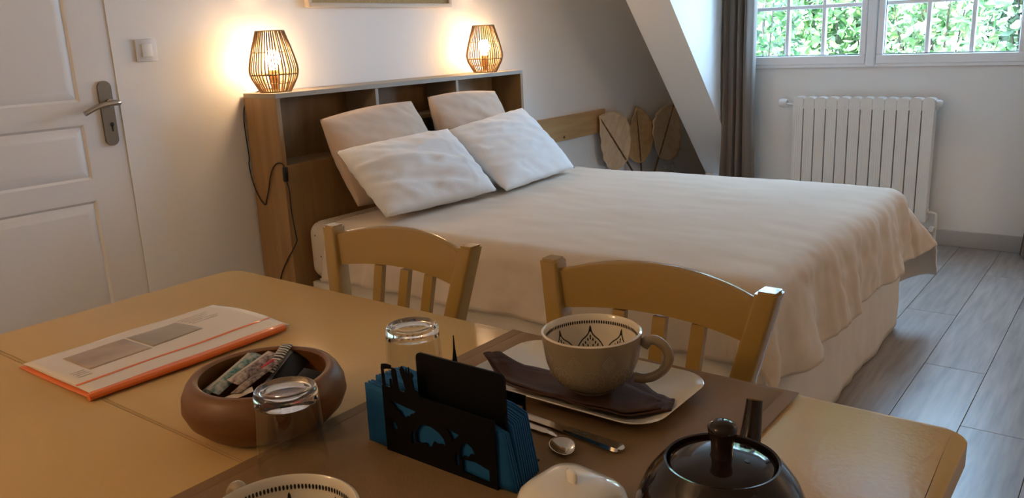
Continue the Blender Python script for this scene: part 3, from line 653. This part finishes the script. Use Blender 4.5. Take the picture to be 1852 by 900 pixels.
ch2 = copy_tree(ch1); ch2.location = (-0.606, 1.135, 0); ch2['label'] = 'olive beige slatted chair right behind the taupe cup'

# ================================================================== ON THE TABLE
# runner laid across the table
rn = thing('table_runner', 'taupe fabric runner laid across the dining table', 'runner', (-.54, .57, TZ))
def runf(u, v):
    x = -.222 + .439 * u; L = 1.06; s = v * L - .13
    yy = s - .02; z = .0014
    y_end = TY1 - .57 + .004; y_st = TY0 - .57 - .004
    y = -.57 + TY0 - .004 + (s)
    if y > y_end: z = .0014 - (y - y_end); y = y_end + .002
    elif y < y_st: z = .0014 - (y_st - y); y = y_st - .002
    return Vector((x, y, z + .0004 * nz(x * 20, y * 20)))
grid('fabric', runf, 12, 120, RUNNER, rn, 0.0016, smooth=30, offset=1)
for xx in (-.222, .212):
    bm = bmesh.new(); bm_box(bm, (xx, TY0 - .57, .0022), (xx + .018, TY1 - .57, .0034), .0005, 1); obj('hem', bm, RUNNER, rn, loc=(0.0, 0, 0))
RZ = TZ + .0024

# ring-bound booklet
bk = thing('report_folder', 'white booklet with orange plastic binding lying on the table', 'booklet', (-1.195, .615, TZ))
bo2 = Vector((-1.195, .615, 0))
def sheet(name, x0, x1, y0, y1, zf, m, th):
    return grid(name, lambda u, v: Vector((x0 + (x1 - x0) * u - bo2.x, y0 + (y1 - y0) * v - bo2.y, zf(u, v))), 24, 24, m, bk, th, offset=1)
sheet('back_cover', -1.308, -1.082, .458, .768, lambda u, v: .0008 + .004 * u ** 3, ORANGE, .0012)
sheet('page_block', -1.300, -1.100, .466, .772, lambda u, v: .0025 + .003 * u * u, PAPER, .002)
cz = lambda u, v: .0062 + .0075 * sin(pi * min(1, u * 1.02)) ** 1.4 * (0.45 + .55 * v) + .002 * nz(u * 3, v * 3) + .003 * u * u
cover = sheet('cover_sheet', -1.302, -1.084, .462, .785, cz, PAPER, .0006)
def decal(name, x0, x1, y0, y1, m, sk=0.0):
    U = lambda x: (x + 1.302) / .218
    Vv = lambda y: (y - .462) / .323
    return grid(name, lambda u, v: Vector((x0 + (x1 - x0) * u - bo2.x, y0 + (y1 - y0) * v + sk * u - bo2.y, cz(U(x0 + (x1 - x0) * u), Vv(y0 + (y1 - y0) * v + sk * u)) + .0009)), 10, 10, m, bk, .0001)
decal('printed_photo', -1.262, -1.176, .502, .598, PHOTO1); decal('printed_photo', -1.262, -1.180, .602, .688, PHOTO2)
decal('cover_stripe', -1.137, -1.131, .462, .785, ORANGE); decal('cover_stripe', -1.097, -1.086, .462, .782, ORANGE)
for i in range(5):
    xx = -1.268 + .0115 * i
    decal('text_line', xx, xx + .0022, .695, .750 - .008 * (i % 3), INKG)
for i in range(4): decal('text_line', -1.186 + .0085 * i, -1.1835 + .0085 * i, .478, .497, INKG)
tube('spine_bar', [(-1.088 - bo2.x, .456 - bo2.y, .0065), (-1.082 - bo2.x, .60 - bo2.y, .0068), (-1.085 - bo2.x, .775 - bo2.y, .0065)], .0058, ORANGE, bk, 10, flat=.85)

# wooden bowl with sachets
bl = thing('wooden_bowl', 'round wooden bowl filled with sugar sticks on the table', 'bowl', (-.826, .552, TZ))
lathe('bowl_shell', [(0, 0), (.062, 0), (.078, .008), (.092, .022), (.098, .036), (.0965, .050), (.091, .062), (.086, .068), (.080, .0695), (.0755, .067), (.079, .055), (.081, .040), (.076, .024), (.062, .014), (0, .012)], BOWL, bl, 72, smooth=60)
def stripes(n, c1, c2, sc, dirn=(1, 0, 0), dist=5.0):
    m = mat(n, c1, 0.45, col2=c2, scale=sc, wave=(sc < 100), stretch=dirn, detail=2); return m
ST = [stripes('teal_print_paper', (0.02, 0.17, 0.17), (0.50, 0.50, 0.44), 150, (1, 1, 1)), stripes('plum_print_paper', (0.10, 0.05, 0.06), (0.48, 0.40, 0.36), 170, (1, 1, 1)),
      stripes('zebra_print_paper', (0.02, 0.02, 0.02), (0.62, 0.58, 0.50), 60, (1, .2, 1)), stripes('brown_print_paper', (0.045, 0.022, 0.018), (0.36, 0.27, 0.21), 150, (1, 1, 1))]
PKT = mat('black_foil', (0.010, 0.009, 0.010), 0.38, spec=.3); PKW = mat('plain_sachet_paper', (0.60, 0.52, 0.44), .5); PKR = mat('red_foil', (0.45, 0.02, 0.03), .35); GREYF = mat('grey_foil_edge', (0.30, 0.27, 0.24), 0.3, metal=.6)
def sachet(name, label, cat, a, b, w, th, m, edge=None, roll=0.0, group='sachets in the wooden bowl'):
    a, b = Vector(a), Vector(b); L = (b - a).length; t = thing(name, label, cat, tuple(a), group=group)
    d = (b - a).normalized(); sd = d.cross(Vector((0, 0, 1))).normalized(); up = sd.cross(d)
    M = Matrix((d, sd, up)).transposed() @ Matrix.Rotation(roll, 3, 'X'); t.rotation_euler = M.to_euler()
    bm = bmesh.new(); n = 12; V = []
    for i in range(n + 1):
        u = i / n; k = min(1, 6 * min(u, 1 - u)); h = th / 2 * (0.12 + .88 * k ** .6)
        V.append([bm.verts.new((L * u, y, z)) for y, z in ((-w / 2, 0), (-w / 4, h * .85), (w / 4, h), (w / 2, 0), (w / 4, -h), (-w / 4, -h * .85))])
    for p, q in zip(V, V[1:]):
        for k in range(6): bm.faces.new((p[k], p[(k + 1) % 6], q[(k + 1) % 6], q[k]))
    bm.faces.new(V[0]); bm.faces.new(V[-1][::-1]); obj('wrapper', bm, m, t, smooth=60)
    if edge: box('sealed_edge', (0.001, w * .30, -.0006), (L - .001, w * .62, .0006), edge, t, smooth=0)
z0 = TZ + .009
sachet('sugar_stick', 'teal patterned sugar stick lying nearest the left inner wall of the bowl', 'sugar stick', (-.876, .500, z0 + .037), (-.898, .572, z0 + .047), .0165, .006, ST[0])
sachet('sugar_stick', 'teal and white sugar stick with a pale edge, second from left in the bowl', 'sugar stick', (-.859, .502, z0 + .042), (-.890, .590, z0 + .056), .0165, .006, ST[0], PKW, .3)
sachet('sugar_stick', 'plum patterned sugar stick with a pale edge in the middle of the bowl', 'sugar stick', (-.850, .525, z0 + .048), (-.866, .600, z0 + .058), .0165, .006, ST[1], PKW, .2)
sachet('sugar_stick', 'brown patterned sugar stick across the near middle of the bowl', 'sugar stick', (-.828, .512, z0 + .045), (-.848, .592, z0 + .055), .0165, .006, ST[3], None, -.2)
sachet('sugar_stick', 'zebra striped sugar stick standing up beside the black packets', 'sugar stick', (-.838, .566, z0 + .049), (-.868, .622, z0 + .063), .016, .006, ST[2])
sachet('sugar_stick', 'plain pale sachet end lying under the others at the bowl front', 'sachet', (-.840, .490, z0 + .035), (-.818, .530, z0 + .046), .016, .005, PKW)
sachet('sugar_stick', 'plain beige sachet tip showing behind the teal sticks', 'sachet', (-.880, .565, z0 + .043), (-.904, .592, z0 + .052), .012, .005, PKW)
sachet('sugar_stick', 'plum sachet lying lowest under the teal and brown sticks', 'sachet', (-.850, .494, z0 + .024), (-.800, .570, z0 + .030), .018, .006, ST[1])
sachet('sugar_stick', 'small red sachet end beside the zebra striped stick', 'sachet', (-.848, .566, z0 + .052), (-.852, .590, z0 + .056), .010, .005, PKR)
sachet('tea_packet', 'shiny black packet with a grey edge leaning on the far bowl wall', 'packet', (-.812, .548, z0 + .030), (-.850, .630, z0 + .050), .026, .006, PKT, GREYF, .5)
sachet('tea_packet', 'shiny black packet tucked at the right inner wall of the bowl', 'packet', (-.782, .538, z0 + .022), (-.800, .608, z0 + .046), .030, .006, PKT, None, .1)

# tumblers, upside down
def make_glass(label, loc):
    t = thing('glass_tumbler', label, 'glass', loc, group='upturned glass tumblers')
    lathe('glass_wall', [(.0366, 0), (.0375, 0), (.0383, .0007), (.0383, .0015), (.0352, .070), (.0346, .080), (.0316, .080), (.0325, .070), (.0364, .003), (.0366, 0)], TUMB, t, 64, smooth=60)
    lathe('glass_foot', [(0, .0805), (.0200, .0815), (.0305, .0803), (.0346, .0803), (.0342, .090), (.0325, .0945), (.0300, .0955), (.0285, .0945), (.0270, .0925), (.012, .0910), (0, .0905)], GLASS, t, 64, smooth=60)
    return t
g1 = make_glass('upturned clear glass tumbler in front of the wooden bowl', (-.707, .497, TZ + .0002))
g2 = copy_tree(g1); g2.location = (-.722, .708, RZ + .0014); g2['label'] = 'upturned clear glass tumbler behind the black napkin holder'

# serving plate
pl = thing('serving_plate', 'rectangular ivory plate with rounded corners under the taupe cup', 'plate', (-.5475, .838, RZ), radians(0))
bm = bmesh.new(); rings = []
for hx_, hy_, r_, z in ((.095, .050, .02, 0), (.100, .054, .022, 0), (.132, .078, .034, .0105), (.142, .086, .040, .0150), (.1435, .0872, .041, .0163), (.142, .086, .040, .0172), (.132, .078, .034, .0135), (.108, .058, .024, .0052), (.02, .012, .006, .0042)):
    rings.append([bm.verts.new((a, b, z)) for a, b in rrect(-hx_, -hy_, hx_, hy_, r_, 8)])
for a, b in zip(rings, rings[1:]):
    for k in range(len(a)): bm.faces.new((a[k], a[(k + 1) % len(a)], b[(k + 1) % len(a)], b[k]))
bm.faces.new(rings[0][::-1]); bm.faces.new(rings[-1]); obj('dish', bm, PLATE, pl, smooth=50)

# brown cloth napkin folded on the plate
np_ = thing('cloth_napkin', 'dark brown folded cloth napkin under the taupe cup', 'napkin', (-.5475, .838, RZ + .005))
def fold(name, poly, z, th, tipup=0.0):
    bm = bmesh.new(); c = Vector((-.5475, .838, 0)); n = 26
    P = [Vector((a, b, 0)) - c for a, b in poly]
    # ruled surface between the two long sides of the folded cloth
    A, B = P[0:len(P) // 2], P[len(P) // 2:]
    def along(Q, t):
        k = t * (len(Q) - 1); i = min(int(k), len(Q) - 2); return Q[i].lerp(Q[i + 1], k - i)
    def f(u, v):
        p = along(A, u).lerp(along(B, u), v)
        lift = tipup * max(0, (0.22 - u) / .22) ** 1.2
        edge = max(0, abs(p.x) - .095) * .30 + max(0, abs(p.y) - .048) * .38
        return Vector((p.x, p.y, z + lift + min(edge, .0115) + .0016 * nz(u * 5, v * 4, z * 300) + .0008 * sin(u * 30 + v * 9)))
    return grid(name, f, n, 10, NAPK, np_, th, smooth=60, offset=1)
fold('under_fold', [(-.688, .806), (-.610, .765), (-.520, .763), (-.446, .769), (-.405, .806), (-.675, .826), (-.603, .851), (-.517, .905), (-.443, .853), (-.414, .834)], .0012, .0022, .012)
fold('top_fold', [(-.672, .800), (-.610, .771), (-.520, .768), (-.452, .775), (-.416, .802), (-.660, .815), (-.600, .836), (-.520, .868), (-.452, .846), (-.428, .826)], .0042, .0020, .010)

# cups
CUP_OUT = [(0, 0), (.026, 0), (.029, .002), (.030, .005), (.034, .007), (.044, .014), (.0525, .026), (.0575, .040), (.0605, .056), (.0622, .070), (.0625, .0775)]
CUP_IN = [(.0600, .0790), (.0585, .0775), (.0575, .068), (.0555, .054), (.0515, .039), (.045, .026), (.034, .015), (.018, .010), (0, .009)]
def rz(prof, z):
    pr = sorted((b, a) for a, b in prof)
    for (za, ra_), (zb_, rb) in zip(pr, pr[1:]):
        if za <= z <= zb_: return ra_ + (rb - ra_) * (z - za) / max(1e-9, zb_ - za)
    return pr[-1][1] if z > pr[-1][0] else pr[0][1]
def on_cup(prof, a, z, off): r = rz(prof, z) + off; return Vector((r * cos(a), r * sin(a), z))
def bm_ribbon(bm, prof, pts, w, off):
    """thin printed line: pts are (angle, height) on the cup wall"""
    prev = None
    for i, (a, z) in enumerate(pts):
        a0, z0_ = pts[max(0, i - 1)]; a1, z1 = pts[min(len(pts) - 1, i + 1)]; R = 0.055
        tx, tz = (a1 - a0) * R, z1 - z0_; l = sqrt(tx * tx + tz * tz) or 1; nx, nzz = -tz / l * w / 2, tx / l * w / 2
        p, q = bm.verts.new(on_cup(prof, a + nx / R, z + nzz, off)), bm.verts.new(on_cup(prof, a - nx / R, z - nzz, off))
        if prev: bm.faces.new((prev[0], p, q, prev[1]))
        prev = (p, q)
def bm_dot(bm, prof, a, z, wa, h, off, tilt=0.0):
    vs = []
    for k in range(10):
        t = 2 * pi * k / 10; x, y = wa / 2 * cos(t), h / 2 * sin(t); x, y = x * cos(tilt) - y * sin(tilt), x * sin(tilt) + y * cos(tilt)
        vs.append(bm.verts.new(on_cup(prof, a + x / .055, z + y, off)))
    bm.faces.new(vs)
def make_cup(label, loc, rot, phase):
    t = thing('tea_cup', label, 'cup', loc, rot, 'taupe lace pattern cups')
    bm = bmesh.new()
    for k, f in bm_lathe(bm, CUP_OUT + CUP_IN, 72): f.material_index = 0 if k < len(CUP_OUT) - 1 else 1
    obj('cup_body', bm, [TAUPE, CREAM], t, smooth=60)
    tube('handle', spline([(.0645, 0, .0615), (.071, 0, .0685), (.080, 0, .069), (.0915, 0, .060), (.0955, 0, .047), (.090, 0, .033), (.078, 0, .0225), (.065, 0, .0185), (.0535, 0, .0195)], 6), [.0072] * 6 + [.0062] * 36 + [.0066] * 7, TAUPE, t, 12, flat=1.0)
    bm = bmesh.new(); O = -.0004
    for i in range(112): bm_dot(bm, CUP_IN, 2 * pi * i / 112, .0685, .0020, .0048, O)
    for i in range(8):
        c = phase + 2 * pi * i / 8; hwid = pi / 8
        og = [(0, .0635), (.05, .0575), (.13, .0530), (.30, .0490), (.52, .0455), (.75, .0400), (.92, .0340), (1.0, .0285)]
        side = spline([(a * hwid, z, 0) for a, z in og], 3)
        bm_ribbon(bm, CUP_IN, [(c - p.x, p.y) for p in side[::-1]] + [(c + p.x, p.y) for p in side[1:]], .0016, O)
        for dz, nn, sz, lo in ((.0065, 11, .0042, .86), (.0135, 9, .0032, .74)):
            for k in range(nn):
                u = -1 + 2 * k / (nn - 1); au = abs(u) * lo
                z = None
                for (a0, z0_), (a1, z1) in zip(og, og[1:]):
                    if a0 <= au <= a1: z = z0_ + (z1 - z0_) * (au - a0) / (a1 - a0)
                bm_dot(bm, CUP_IN, c + u * lo * hwid * .93, z - dz, .0020, sz, O, -u * .35)
        bm_dot(bm, CUP_IN, c, .0475, .0018, .0046, O)
    obj('inner_print', bm, INK, t, smooth=0)
    bm = bmesh.new(); O = .00025
    for i in range(9):
        c = 2 * pi * i / 9; zc = .030
        for R_, pn in ((.0062, 8), (.0135, 14)):
            pts = [(c + (R_ * (1 + .16 * abs(sin(pn / 2 * a))) * cos(a)) / .055, zc + R_ * (1 + .16 * abs(sin(pn / 2 * a))) * sin(a)) for a in [2 * pi * k / 56 for k in range(57)]]
            bm_ribbon(bm, CUP_OUT, pts, .0006, O)
        for k in range(14):
            a = 2 * pi * k / 14; bm_ribbon(bm, CUP_OUT, [(c + .0068 * cos(a) / .055, zc + .0068 * sin(a)), (c + .0128 * cos(a) / .055, zc + .0128 * sin(a))], .0005, O)
        c2 = c + pi / 9
        for R_ in (.0035, .0065, .0100):
            bm_ribbon(bm, CUP_OUT, [(c2 - R_ * .75 / .055, .055), (c2 - R_ * .35 / .055, .055 + R_ * .55), (c2, .055 + R_), (c2 + R_ * .35 / .055, .055 + R_ * .55), (c2 + R_ * .75 / .055, .055), (c2 + R_ * .35 / .055, .055 - R_ * .55), (c2, .055 - R_), (c2 - R_ * .35 / .055, .055 - R_ * .55), (c2 - R_ * .75 / .055, .055)], .0006, O)
    obj('lace_print', bm, LACE, t, smooth=0)
    return t
cupA = make_cup('taupe lace patterned cup standing on the napkin and plate', (-.523, .822, RZ + .0125), radians(22), radians(102))
cupB = copy_tree(cupA); cupB.location = (-.511, .341, RZ + .0125); cupB.rotation_euler = (0, 0, radians(170)); cupB['label'] = 'taupe lace patterned cup cut off by the bottom edge of the view'
# its own plate, below the frame
pl2 = copy_tree(pl); pl2.location = (-.530, .335, RZ); pl2['label'] = 'rectangular ivory plate under the nearest cup'; pl2['category'] = 'plate'
np2 = copy_tree(np_); np2.location = (-.530, .335, RZ + .005); np2['label'] = 'dark brown folded cloth napkin under the nearest cup'

# cutlery
def spoon():
    t = thing('teaspoon', 'polished teaspoon lying between the paper napkins and the plate', 'spoon', (-.575, .712, RZ), radians(-4))
    # handle runs along +x then the bowl turns a little toward the camera
    pts = spline([(-.005, 0, .0025), (.03, 0, .0035), (.06, -.001, .0050), (.078, -.004, .006), (.086, -.009, .0055)], 6)
    bm = bmesh.new(); bm_tube(bm, pts, [.0068] * 8 + [.0058] * 6 + [.0042] * 5 + [.003] * 6, 12, flat=.35); obj('handle', bm, CUTL, t)
    bm = bmesh.new(); V = {}
    n, k2 = 10, 24
    c = Vector((.101, -.021, .0)); d = Vector((.60, -.52, 0)).normalized(); s = Vector((-d.y, d.x, 0))
    ctr = bm.verts.new(c + Vector((0, 0, .0012)))
    prev = None
    for i in range(1, n + 1):
        r = i / n; ring = []
        for k in range(k2):
            a = 2 * pi * k / k2; egg = 1 - .16 * cos(a)
            ring.append(bm.verts.new(c + d * (.0215 * r * cos(a)) + s * (.0145 * egg * r * sin(a)) + Vector((0, 0, .0012 + .0062 * r ** 2.2))))
        for k in range(k2):
            if prev is None: bm.faces.new((ctr, ring[k], ring[(k + 1) % k2]))
            else: bm.faces.new((prev[k], ring[k], ring[(k + 1) % k2], prev[(k + 1) % k2]))
        prev = ring
    o = obj('spoon_bowl', bm, CUTL, t, smooth=180); s_ = o.modifiers.new('thickness', 'SOLIDIFY'); s_.thickness = .0012; s_.offset = 0
    return t
spoon()
kn_ = thing('table_knife', 'polished table knife lying behind the teaspoon', 'knife', (-.545, .727, RZ), radians(-5))
bm = bmesh.new()
V = []
for x_, w_, h_ in ((.048, .0065, .0022), (.060, .0068, .0028), (.085, .0082, .0034), (.112, .0095, .0036), (.122, .0092, .0034), (.1265, .0066, .0026), (.1285, .003, .0018)):
    V.append([bm.verts.new((x_, y_, z_ + .0038)) for y_, z_ in ((-w_, 0), (-w_ * .75, h_), (w_ * .75, h_), (w_, 0), (w_ * .75, -h_), (-w_ * .75, -h_))])
for p, q in zip(V, V[1:]):
    for k in range(6): bm.faces.new((p[k], p[(k + 1) % 6], q[(k + 1) % 6], q[k]))
bm.faces.new(V[0]); bm.faces.new(V[-1][::-1])
obj('handle', bm, CUTL, kn_, smooth=50)
bm = bmesh.new(); bm_prism(bm, [(.050, -.006), (.050, .0055), (-.055, .008), (-.085, .004), (-.095, -.004), (-.06, -.0085)], .0030, .0044); obj('blade', bm, CUTL, kn_, smooth=0)
bm = bmesh.new()
for k in range(5): bm_box(bm, (.058 + .0045 * k, -.002, .0072), (.0605 + .0045 * k, .002, .00745 + .00002 * k))
obj('engraving', bm, SATIN, kn_, smooth=0)

# napkin holder of black pierced metal with blue paper napkins and a black card
HXm, HYf, HYr = -.565, .580, .653
nh = thing('napkin_holder', 'black cut metal napkin holder with street and arch silhouettes', 'napkin holder', (HXm, .61, RZ))
def plate_loops(front):
    hw_, h = (.080, .079) if front else (.064, .073)
    if front:
        top = [(hw_, 0), (hw_, h - .001), (.02, h), (-.022, h), (-.024, h + .004), (-.030, h + .006), (-.0325, h + .018), (-.0300, h + .022), (-.0335, h + .026), (-.0355, h + .018), (-.0365, h + .031), (-.0385, h + .018), (-.0405, h + .029), (-.0415, h + .020),
               (-.044, h + .026), (-.047, h + .030), (-.050, h + .026), (-.0485, h + .020), (-.0455, h + .013), (-.043, h + .004), (-.045, h), (-.053, h), (-.0545, h + .002), (-.0555, h + .012), (-.0565, h + .0225), (-.0585, h + .0245), (-.0625, h + .025), (-.0635, h + .018), (-.0625, h + .012), (-.0628, h + .001), (-.0645, h + .001), (-.0648, h + .011), (-.067, h + .011), (-.0672, h + .001),
               (-.0745, h), (-.0760, h + .020), (-.0700, h + .022), (-.0640, h + .023), (-.0640, h + .027), (-.0720, h + .0275), (-.0785, h + .026), (-.0795, h + .021), (-.0785, h + .001), (-hw_, h), (-hw_, 0)]
    else:
        top = [(hw_, 0), (hw_, h), (-.030, h), (-.0325, h + .020), (-.0345, h + .034), (-.0355, h + .050), (-.0365, h + .034), (-.0385, h + .020), (-.041, h), (-hw_, h), (-hw_, 0)]
    L = [top]
    saw = lambda P, n, amp: P
    if front:
        L.append([(-.070, .064), (-.030, .060), (-.034, .056), (-.038, .055), (-.040, .051), (-.044, .051), (-.046, .046), (-.049, .049), (-.052, .049), (-.056, .055), (-.060, .055), (-.064, .060)])
        arch = lambda cx, r, z0_, z1: [(cx + r, z0_)] + [(cx + r * cos(a), z1 + r * .95 * sin(a)) for a in [pi * k / 14 for k in range(15)]] + [(cx - r, z0_)]
        L.append([(-.0315, .024), (-.0315, .036), (-.026, .044), (-.018, .048), (-.008, .0475), (.002, .044), (.009, .038), (.0115, .031), (.004, .031), (-.002, .029), (-.006, .031), (-.009, .025), (-.015, .022), (-.018, .026), (-.024, .024)])
        L.append([(-.0400, .020), (-.0345, .020), (-.0345, .034), (-.0380, .036), (-.0400, .030)])
        L.append([(.014, .052), (.031, .049), (.026, .044), (.022, .039), (.019, .045)])
        L.append([(.0315, .022), (.0315, .034), (.036, .041), (.042, .0425), (.048, .039), (.0520, .032), (.046, .0315), (.042, .026), (.037, .027)])
        L.append([(.0235, .012), (.0290, .013), (.0290, .026), (.0260, .027), (.0235, .022)])
        L.append([(.034, .008), (.070, .006), (.070, .020), (.052, .024), (.040, .026), (.0335, .024)])
        L.append([(-.070, .030), (-.063, .029), (-.060, .033), (-.064, .038), (-.070, .040)])
    else:
        L.append([(-.06, .02), (-.02, .02), (-.02, .06), (-.06, .06)]); L.append([(.01, .02), (.06, .02), (.06, .06), (.01, .06)])
    return L
pierced('front_panel', plate_loops(True), .0016, BLACKM, nh, (0, HYf - .61, 0), (pi / 2, 0, 0))
pierced('rear_panel', plate_loops(False), .0016, BLACKM, nh, (0, HYr - .61, 0), (pi / 2, 0, 0))
box('base_plate', (-.080, HYf - .61, 0), (.080, HYr - .61, .0016), BLACKM, nh, smooth=0)
def paper_napkin(i, n):
    y = HYf + (.0036 + .0028 * i if i < 3 else .0085 + .0033 * i + .0005); lean = 0.012 * (i / (n - 1)) + .001
    wl, wr_ = .104 + .003 * (n - i) * .25, .101 - .0006 * i
    t = thing('paper_napkin', ('foremost blue paper napkin, right behind the pierced front of the holder' if i == 0 else 'blue paper napkin just behind the black card' if i == 3 else 'rearmost blue paper napkin against the back of the holder' if i == n - 1 else '%s blue paper napkin counted back from the pierced front of the black holder' % ('first second third fourth fifth sixth seventh eighth ninth tenth eleventh twelfth'.split()[i])), 'napkin', (HXm, y, RZ + .0017), 0, 'blue paper napkins in the holder')
    def f(u, v):
        x = -wl + (wl + wr_) * u; z = (.0715 if i < 3 else .0755) * v * (1 - .10 * max(0, (u - .85) / .15) ** 2) - .004 * u * v
        x -= .013 * v * max(0, u - .5) * 2
        fan = max(0, min(1, (abs(x) - .078) / .02)); tgt = HYf + .0045 + .0044 * i - y
        yy = lean * v * .4 + fan * tgt * (1 if x > 0 else .6)
        return Vector((x, yy + .0004 * nz(x * 60, z * 60, i), z + .0018 * nz(x * 9, i * 3.3) * v))
    grid('folded_sheet', f, 26, 8, BLUE, t, .0024, smooth=50)
for i in range(12): paper_napkin(i, 12)
cdt = thing('menu_card', 'black rounded card standing in the napkin holder above the napkins', 'card', (-.542, .5945, RZ + .0018))
bm = bmesh.new(); bm_prism(bm, rrect(-.061, 0, .061, .121, .007, 5), -.0012, .0012, 'y'); cb = obj('card_sheet', bm, BLACKM, cdt, smooth=30)
cb.rotation_euler = (radians(0), 0, 0)

# lidded white porcelain pot
pp = thing('butter_dish', 'white porcelain lidded dish beside the teapot, partly out of view', 'dish', (-.378, .556, RZ), radians(-6))
def rings_obj(name, spec, m, parent, cap0=True, cap1=True, sm=60):
    bm = bmesh.new(); R = [[bm.verts.new((a, b, z)) for a, b in rrect(-hx_, -hy_, hx_, hy_, r_, 8)] for hx_, hy_, r_, z in spec]
    for a, b in zip(R, R[1:]):
        for k in range(len(a)): bm.faces.new((a[k], a[(k + 1) % len(a)], b[(k + 1) % len(a)], b[k]))
    if cap0: bm.faces.new(R[0][::-1])
    if cap1: bm.faces.new(R[-1])
    return obj(name, bm, m, parent, smooth=sm)
rings_obj('dish_base', [(.040, .036, .02, 0), (.046, .042, .022, .003), (.050, .046, .024, .009), (.0500, .046, .024, .011), (.045, .041, .02, .010), (.02, .02, .012, .007)], PORC, pp)
ld = rings_obj('lid', [(.0445, .041, .020, .0115), (.0450, .0415, .021, .020), (.0440, .0405, .021, .038), (.0415, .038, .021, .047), (.036, .033, .019, .0525), (.026, .024, .015, .0555), (.010, .010, .007, .0568)], PORC, pp)
bm = bmesh.new(); bm_tube(bm, [(0, 0, .055), (0, 0, .058), (0, 0, .062), (0, 0, .066), (0, 0, .068)], [.007, .0075, .0085, .0075, .003], 16, flat=.42, up=(0.3, 1, 0)); obj('lid_knob', bm, PORC, ld, smooth=60)

# teapot
tp = thing('teapot', 'round dark brown glazed teapot at the right front of the table', 'teapot', (-.240, .566, TZ + .0001))
lathe('pot_body', [(0, .004), (.036, .0), (.042, .001), (.050, .010), (.061, .028), (.068, .048), (.0700, .064), (.0675, .082), (.060, .099), (.051, .111), (.0470, .1155), (.0455, .1175), (.0435, .1170), (.0430, .1140), (.0430, .110), (.050, .098), (.060, .070), (.050, .018), (0, .010)], TEAPOT, tp, 72, smooth=60)
ldd = lathe('lid', [(0, .1105), (.0415, .1105), (.0422, .1130), (.040, .1150), (.030, .1180), (.018, .1200), (.010, .1208), (0, .1210)], TEAPOT, tp, 64, smooth=50)
lathe('lid_knob', [(0, .1195), (.0095, .1200), (.0085, .125), (.0090, .133), (.0112, .141), (.0118, .145), (.0100, .1485), (.005, .1505), (0, .151)], TEAPOT, ldd, 32, smooth=60)
lathe('steam_hole', [(0, 0), (.0022, 0), (.0022, .0003), (0, .0003)], BLACKP, ldd, 16, loc=(.020, .0035, .1199), rot=(0, radians(7), 0))
dv = Vector((-.012, .104, 0)).normalized(); R_ = lambda d, z: dv * d + Vector((0, 0, z))
sp = spline([R_(.052, .060), R_(.076, .078), R_(.088, .101), R_(.096, .1285)], 6)
bm = bmesh.new(); n = len(sp); rad = [.0145 - .0075 * (i / (n - 1)) ** .7 for i in range(n)]
rad[-1] = .0072; bm_tube(bm, sp + [sp[-1] + Vector((0, 0, -.0008)), sp[-1] - (sp[-1] - sp[-2]).normalized() * .012], rad + [.0052, .0048], 20); obj('spout', bm, TEAPOT, tp, smooth=60)
tube('handle', spline([R_(-.058, .092), R_(-.085, .099), R_(-.103, .085), R_(-.105, .058), R_(-.090, .036), R_(-.062, .030)], 6), .0068, TEAPOT, tp, 14, flat=1.2, smooth=60)

# ------------------------------------------------------------------ warm fill added behind the camera, side lamp (both out of view)
def make_back_fill():
    d = bpy.data.lights.new('back_fill', 'POINT'); d.energy = BACK; d.shadow_soft_size = 0.05; d.color = (1.0, 0.61, 0.30)  # inferred from chair rail glints, raised and strengthened as fill for front faces
    o = bpy.data.objects.new('back_fill', d); COL.objects.link(o); o.location = (-1.6, -1.25, 1.95)
make_back_fill()
def side_lamp():
    d = bpy.data.lights.new('side_lamp', 'POINT'); d.energy = SIDE; d.shadow_soft_size = 0.09; d.color = (1.0, 0.61, 0.30)
    o = bpy.data.objects.new('side_lamp', d); COL.objects.link(o); o.location = (1.2, 3.50, 1.7)
side_lamp()
